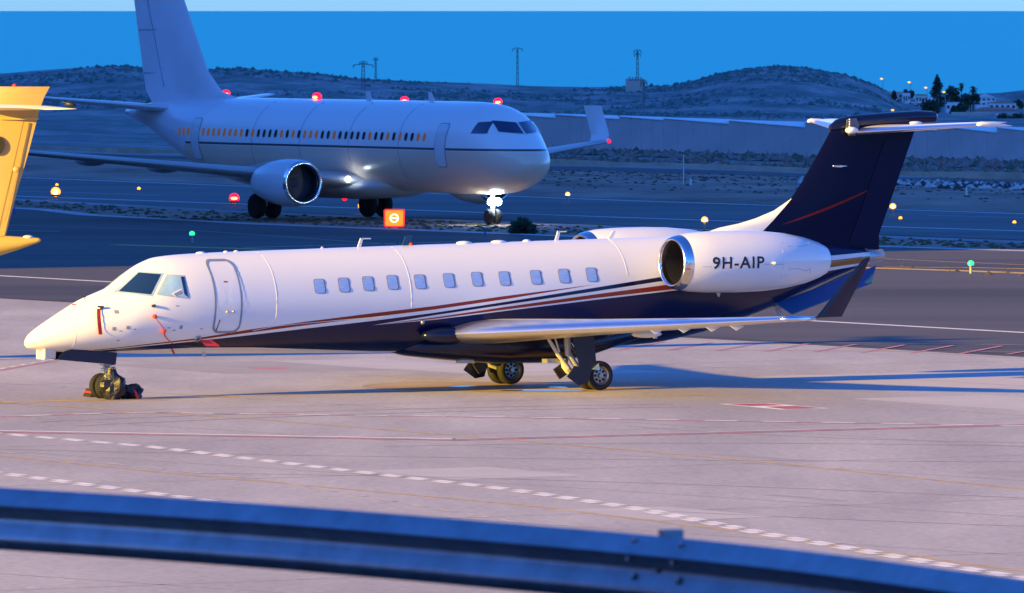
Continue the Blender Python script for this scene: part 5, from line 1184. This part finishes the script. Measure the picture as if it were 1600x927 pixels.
def tree(kind, px, r0, r1, wpx, y, label, seed, name):
    b, tp = AT(px, r1, y), AT(px, r0, y); s = y / F; z0 = min(b.z, float(terrain(b.x, y)) - .2); h = tp.z - z0; wd = wpx * s
    t = thing(name, label, 'tree', (b.x, y, z0), 0, 'trees among the houses'); r = random.Random(seed)
    if kind == 'conifer':
        MB().tube([(0, 0, 0), (0, 0, h * .95)], [.35, .05], 7).build('trunk', M_bark, t)
        bl_ = []
        for i in range(13):
            q = i / 12; rad = wd / 2 * (1 - q) ** .8 * (.75 + .4 * r.random()) + .25
            for j in range(4): a = r.uniform(0, 6.28); bl_.append(((rad * .5 * math.cos(a), rad * .5 * math.sin(a), h * (.2 + .78 * q)), (rad * .6, rad * .6, h * .035)))
        leaves(t, bl_, 1500, .42, seed)
    elif kind == 'palm':
        MB().tube([(0, 0, 0), (.1, 0, h * .5), (.05, 0, h * .8)], [.3, .22, .2], 8).build('trunk', M_bark, t)
        for k in range(26):
            a = 2 * math.pi * k / 26 + r.uniform(-.1, .1); e = r.uniform(-.7, 1.2); L_ = wd * .55; c, sn = math.cos(a), math.sin(a); vs = []
            for i in range(5):
                q = i / 4; d = L_ * q * math.cos(e) * (1 - .15 * q); z = h * .82 + L_ * (q * math.sin(e) - .45 * q * q); wv = .22 * math.sin(math.pi * min(.97, q + .12)) * 1.6
                vs += [(c * d - sn * wv, sn * d + c * wv, z - .08), (c * d, sn * d, z + .05), (c * d + sn * wv, sn * d - c * wv, z - .08)]
            MB().add(vs, [(3 * i + j, 3 * i + j + 1, 3 * i + j + 4, 3 * i + j + 3) for i in range(4) for j in range(2)]).build('frond', M_leaf[k % 2], t)
        leaves(t, [((0, 0, h * .72), (wd * .16, wd * .16, h * .1))], 120, .3, seed)
    else:
        MB().tube([(0, 0, 0), (.1, 0, h * .35), (0, .1, h * .6)], [.25, .16, .08], 7).build('trunk', M_bark, t)
        for k in range(3): a = r.uniform(0, 6.28); MB().tube([(0, 0, h * .3), (wd * .22 * math.cos(a), wd * .22 * math.sin(a), h * .62)], [.1, .04], 5).build('limb', M_bark, t)
        bl_ = [((r.uniform(-.34, .34) * wd, r.uniform(-.3, .3) * wd, h * r.uniform(.32, .78)), (wd * r.uniform(.13, .24), wd * .2, h * r.uniform(.12, .22))) for _ in range(11)]
        leaves(t, bl_, 1300, .38, seed)
tree('conifer', 1464.5, 118, 172, 38, 3060, 'tall dark conifer, the highest tree beside the street lamps', 1, 'conifer_tree')
tree('round', 1488, 131, 168, 26, 3100, 'feathery grey green tree between the conifer and the palms', 2, 'leafy_tree')
tree('palm', 1502, 123, 168, 13, 3100, 'taller of the two palms against the sea', 3, 'palm_tree')
tree('palm', 1520.5, 129, 170, 17, 3060, 'shorter and bushier palm in front of the gabled house', 4, 'palm_tree')
tree('round', 1516, 143, 176, 34, 3010, 'broad dark tree below the palms', 5, 'leafy_tree')
tree('round', 1452, 153, 190, 34, 2950, 'dark rounded bushy tree in front of the conifer', 6, 'leafy_tree')
tree('round', 1498, 160, 186, 30, 2960, 'low dark bushy tree in front of the white house', 7, 'leafy_tree')
tree('conifer', 1397, 143, 160, 9, 3160, 'small pointed cypress beside the red parked car', 8, 'conifer_tree')
tree('round', 1420, 138, 156, 19, 3260, 'round tree behind the second street lamp', 9, 'leafy_tree')
tree('round', 1582, 174, 206, 50, 2760, 'large dark bush above the last greenhouse on the right', 10, 'leafy_tree')
tree('round', 1592, 150, 172, 16, 3200, 'small tree on the slope at the right of the long white house', 11, 'leafy_tree')
tree('round', 817, 352, 366, 17, G(817, 366)[1], 'small grey green bush on the dirt strip by the taxiway', 12, 'bush')
def street_lamp(px, r0, r1, y, label):
    b, tp = AT(px, r1, y), AT(px, r0, y); z0 = min(b.z, float(terrain(b.x, y))); h = tp.z - z0
    t = thing('street_lamp', label, 'street lamp', (b.x, y, z0), 0, 'lit street lamps by the village road')
    MB().tube([(0, 0, 0), (0, 0, h * .97), (-.25, 0, h)], [.11, .08, .07], 6).build('pole', M_fpost, t)
    MB().ball((-.45, -.05, h - .05), .34, 10, 6, (1.5, 1, .75)).build('lamp_head', E_sod, t, True)
street_lamp(1379.5, 123, 147, 3140, 'lit street lamp nearest the round hill, by the beige building')
street_lamp(1422.5, 128.5, 160, 3120, 'lit street lamp standing by the parked cars')
street_lamp(1448.5, 137, 162, 3110, 'dimmer street lamp just left of the tall conifer')
street_lamp(1477, 144, 172, 3030, 'lit street lamp just right of the tall conifer')
street_lamp(1397, 172, 188, 2760, 'lowest street lamp, close above the jet bullet fairing')
# parked cars
def car(px, row, y, col, label, sc=.72, rz=.15):
    b = AT(px, row, y); z0 = b.z; m = mat('car_paint', col, .3, coat=.5)
    t = thing('parked_car', label, 'car', (b.x, y, max(z0, float(terrain(b.x, y)))), rz, 'cars parked by the village'); k = sc
    b_ = [[(x * k, yy * k, z * k) for yy, z in ((-.85, .3), (-.88, .6), (-.82, zt), (.82, zt), (.88, .6), (.85, .3))] for x, zt in ((-2.1, .72), (-1.9, .9), (-.6, .95), (.9, .92), (1.8, .82), (2.1, .62))]
    MB().loft(b_).build('body', m, t, True, 30)
    MB().loft([[(-1.7 * k, y_ * k, .92 * k) for y_ in (-.78, .78)] + [(-1.3 * k, y_ * k, 1.42 * k) for y_ in (.62, -.62)], [(1.1 * k, y_ * k, .90 * k) for y_ in (-.78, .78)] + [(.3 * k, y_ * k, 1.42 * k) for y_ in (.62, -.62)]]).build('cabin', M_glassd, t)
    MB().box((-1.25 * k, -.62 * k, 1.40 * k), (.28 * k, .62 * k, 1.46 * k)).build('roof', m, t)
    for x in (-1.3, 1.3):
        for yy in (-.8, .8): MB().revolve([(-.1 * k, .2 * k), (-.1 * k, .32 * k), (.1 * k, .32 * k), (.1 * k, .2 * k)], (x * k, yy * k, .32 * k), (0, 1, 0), 14, True).build('wheel', M_tyre, t)
car(1406, 159.5, 3060, (.30, .02, .03), 'dark red car parked at the top of the slope')
car(1416, 160.5, 3050, (.70, .66, .55), 'cream car parked next to the dark red car')
car(1427, 162.5, 3040, (.62, .66, .70), 'pale silver car parked below the second street lamp', .85)
car(1437, 166.5, 3030, (.42, .05, .03), 'bright red car parked lowest of the row')

# ------------------------------------------------------------------ guard rail at the viewing terrace
RT = [(-500, 738), (-250, 748), (0, 762), (400, 787), (800, 818), (1000, 835), (1250, 860), (1520, 895), (1800, 934), (2300, 1010)]
ZR = 7.0
rp = [Vector((*G(px, row, ZR), ZR)) for px, row in RT]
def resample(P, a, b, n):
    L_ = np.concatenate([[0], np.cumsum([(P[i + 1] - P[i]).length for i in range(len(P) - 1)])]); out = []
    for t in np.linspace(a, b, n): out.append(Vector([float(pchip(L_, np.array([p[k] for p in P]), np.array([t]))[0]) for k in range(3)]))
    return out
def arc_of(px):
    L_ = np.concatenate([[0], np.cumsum([(rp[i + 1] - rp[i]).length for i in range(len(rp) - 1)])]); return float(np.interp(px, [q[0] for q in RT], L_))
WB = [(0, 0), (.012, -.004), (.03, -.02), (.070, -.070), (.079, -.082), (.076, -.092), (.03, -.130), (.012, -.145), (.010, -.160), (.022, -.178), (.046, -.228), (.056, -.248), (.054, -.258), (.028, -.292), (.012, -.304), (.0, -.308)]
gr = thing('guard_rail', 'blue grey steel guard rail with bolted splice running across the foreground', 'guard rail', (rp[2].x, rp[2].y, 6.05)); go = Vector(gr.location)
def beam(a, b, off, n):
    P = resample(rp, a, b, n); rings = []
    for i, p in enumerate(P):
        d = (P[min(i + 1, n - 1)] - P[max(0, i - 1)]).normalized(); nn = Vector((d.y, -d.x, 0)).normalized()
        if nn.y > 0: nn = -nn
        f = [p - go + nn * (u + off) + Vector((0, 0, v)) for u, v in WB]; rings.append(f + [q - nn * .003 for q in reversed(f)])
    return MB().loft(rings).build('beam', M_zinc, gr, True, 50)
tot = arc_of(2300)
beam(0, arc_of(1100), 0, 60); b2 = beam(arc_of(985), tot, .006, 60)
def rail_pt(px, u, v, off=.006):
    a = arc_of(px); p, q = resample(rp, a, a + .05, 2); d = (q - p).normalized(); nn = Vector((d.y, -d.x, 0)).normalized()
    if nn.y > 0: nn = -nn
    return p - go + nn * (u + off) + Vector((0, 0, v)), nn
for px, u, v in ((1004, .035, -.024), (1075, .035, -.024), (1000, .055, -.108), (1068, .055, -.108), (1002, .035, -.185), (1070, .035, -.185)):
    p, nn = rail_pt(px, u, v); MB().revolve([(-.004, .018), (.008, .018), (.013, .010), (.013, .001)], p, nn, 12).build('bolt', M_steel, b2, True, 40)
p, nn = rail_pt(1034, .010, -.152); MB().revolve([(-.004, .022), (.004, .022), (.005, .001)], p, nn, 14).build('slot', M_black, b2)
pa = arc_of(1030)
for k in (-2, -1, 0, 1):
    a = pa + k * 6.4
    if not 0 < a < tot: continue
    p, q = resample(rp, a, a + .05, 2); d = (q - p).normalized(); nn = Vector((d.y, -d.x, 0)).normalized()
    if nn.y > 0: nn = -nn
    M4 = Matrix.Translation(p - go - nn * .06) @ Matrix.Rotation(math.atan2(d.y, d.x), 4, 'Z')
    MB().box((-.028, -.05, -.95), (.028, .05, .028), M4).build('post', M_zinc, gr)
    MB().box((-.028, -.04, -.30), (.028, .05, -.02), Matrix.Translation(p - go - nn * .02) @ Matrix.Rotation(math.atan2(d.y, d.x), 4, 'Z')).build('spacer', M_zinc, gr)
# unseen building added left of the terrace to shade the guard rail
tw = thing('shade_building', 'building added out of view on the terrace to shade the guard rail', 'building', (-16, 26, 6.05))
MB().box((-9, -12, -.02), (9, 9, 9)).build('wall', M_terr, tw)
MB().box((-9.4, -12.4, 9), (9.4, 9.4, 9.4)).build('roof', M_terr, tw)
M_tclad = mat('shade_building_cladding', (.16, .16, .17), .7, 0, .08, .2)
MB().box((-40, -60, -.02), (80, -36, 15)).build('main_block', M_tclad, tw)  # added behind the camera to darken what the guard rail reflects
for i in range(16): MB().box((-37 + i * 7, -36.02, 1), (-31.5 + i * 7, -35.9, 11)).build('window', M_glassd, tw)
for i in range(5):
    f = MB().box((-7.6 + i * 3.2, 8.98, 1), (-5.4 + i * 3.2, 9.06, 6)).build('window', M_grey, tw); MB().box((-7.5 + i * 3.2, 9.06, 1.1), (-5.5 + i * 3.2, 9.08, 5.9)).build('pane', M_glassd, f)

# unseen block added left of the view to shade the runway and airliner
hc = PD * 276 + QD * 88
hg = thing('shade_block', 'large grey block added out of view beside the apron to shade the runway', 'shade_block', (hc[0], hc[1], 0), SUN_AZ)
M_clad = mat('shade_block_cladding', (.34, .35, .37), .6, .1, .08, .3, (1, 1, 4))
MB().box((0, 0, -.2), (45, 205, 38)).build('wall', M_clad, hg)
MB().loft([[(-1, y, 38), (46, y, 38), (22.5, y, 43)] for y in (-.6, 205.6)]).build('roof', M_grey, hg)
for i in range(6):
    MB().box((6 + i * 5.6, -.25, 0), (11.4 + i * 5.6, -.02, 24)).build('door_leaf', M_grey, hg)
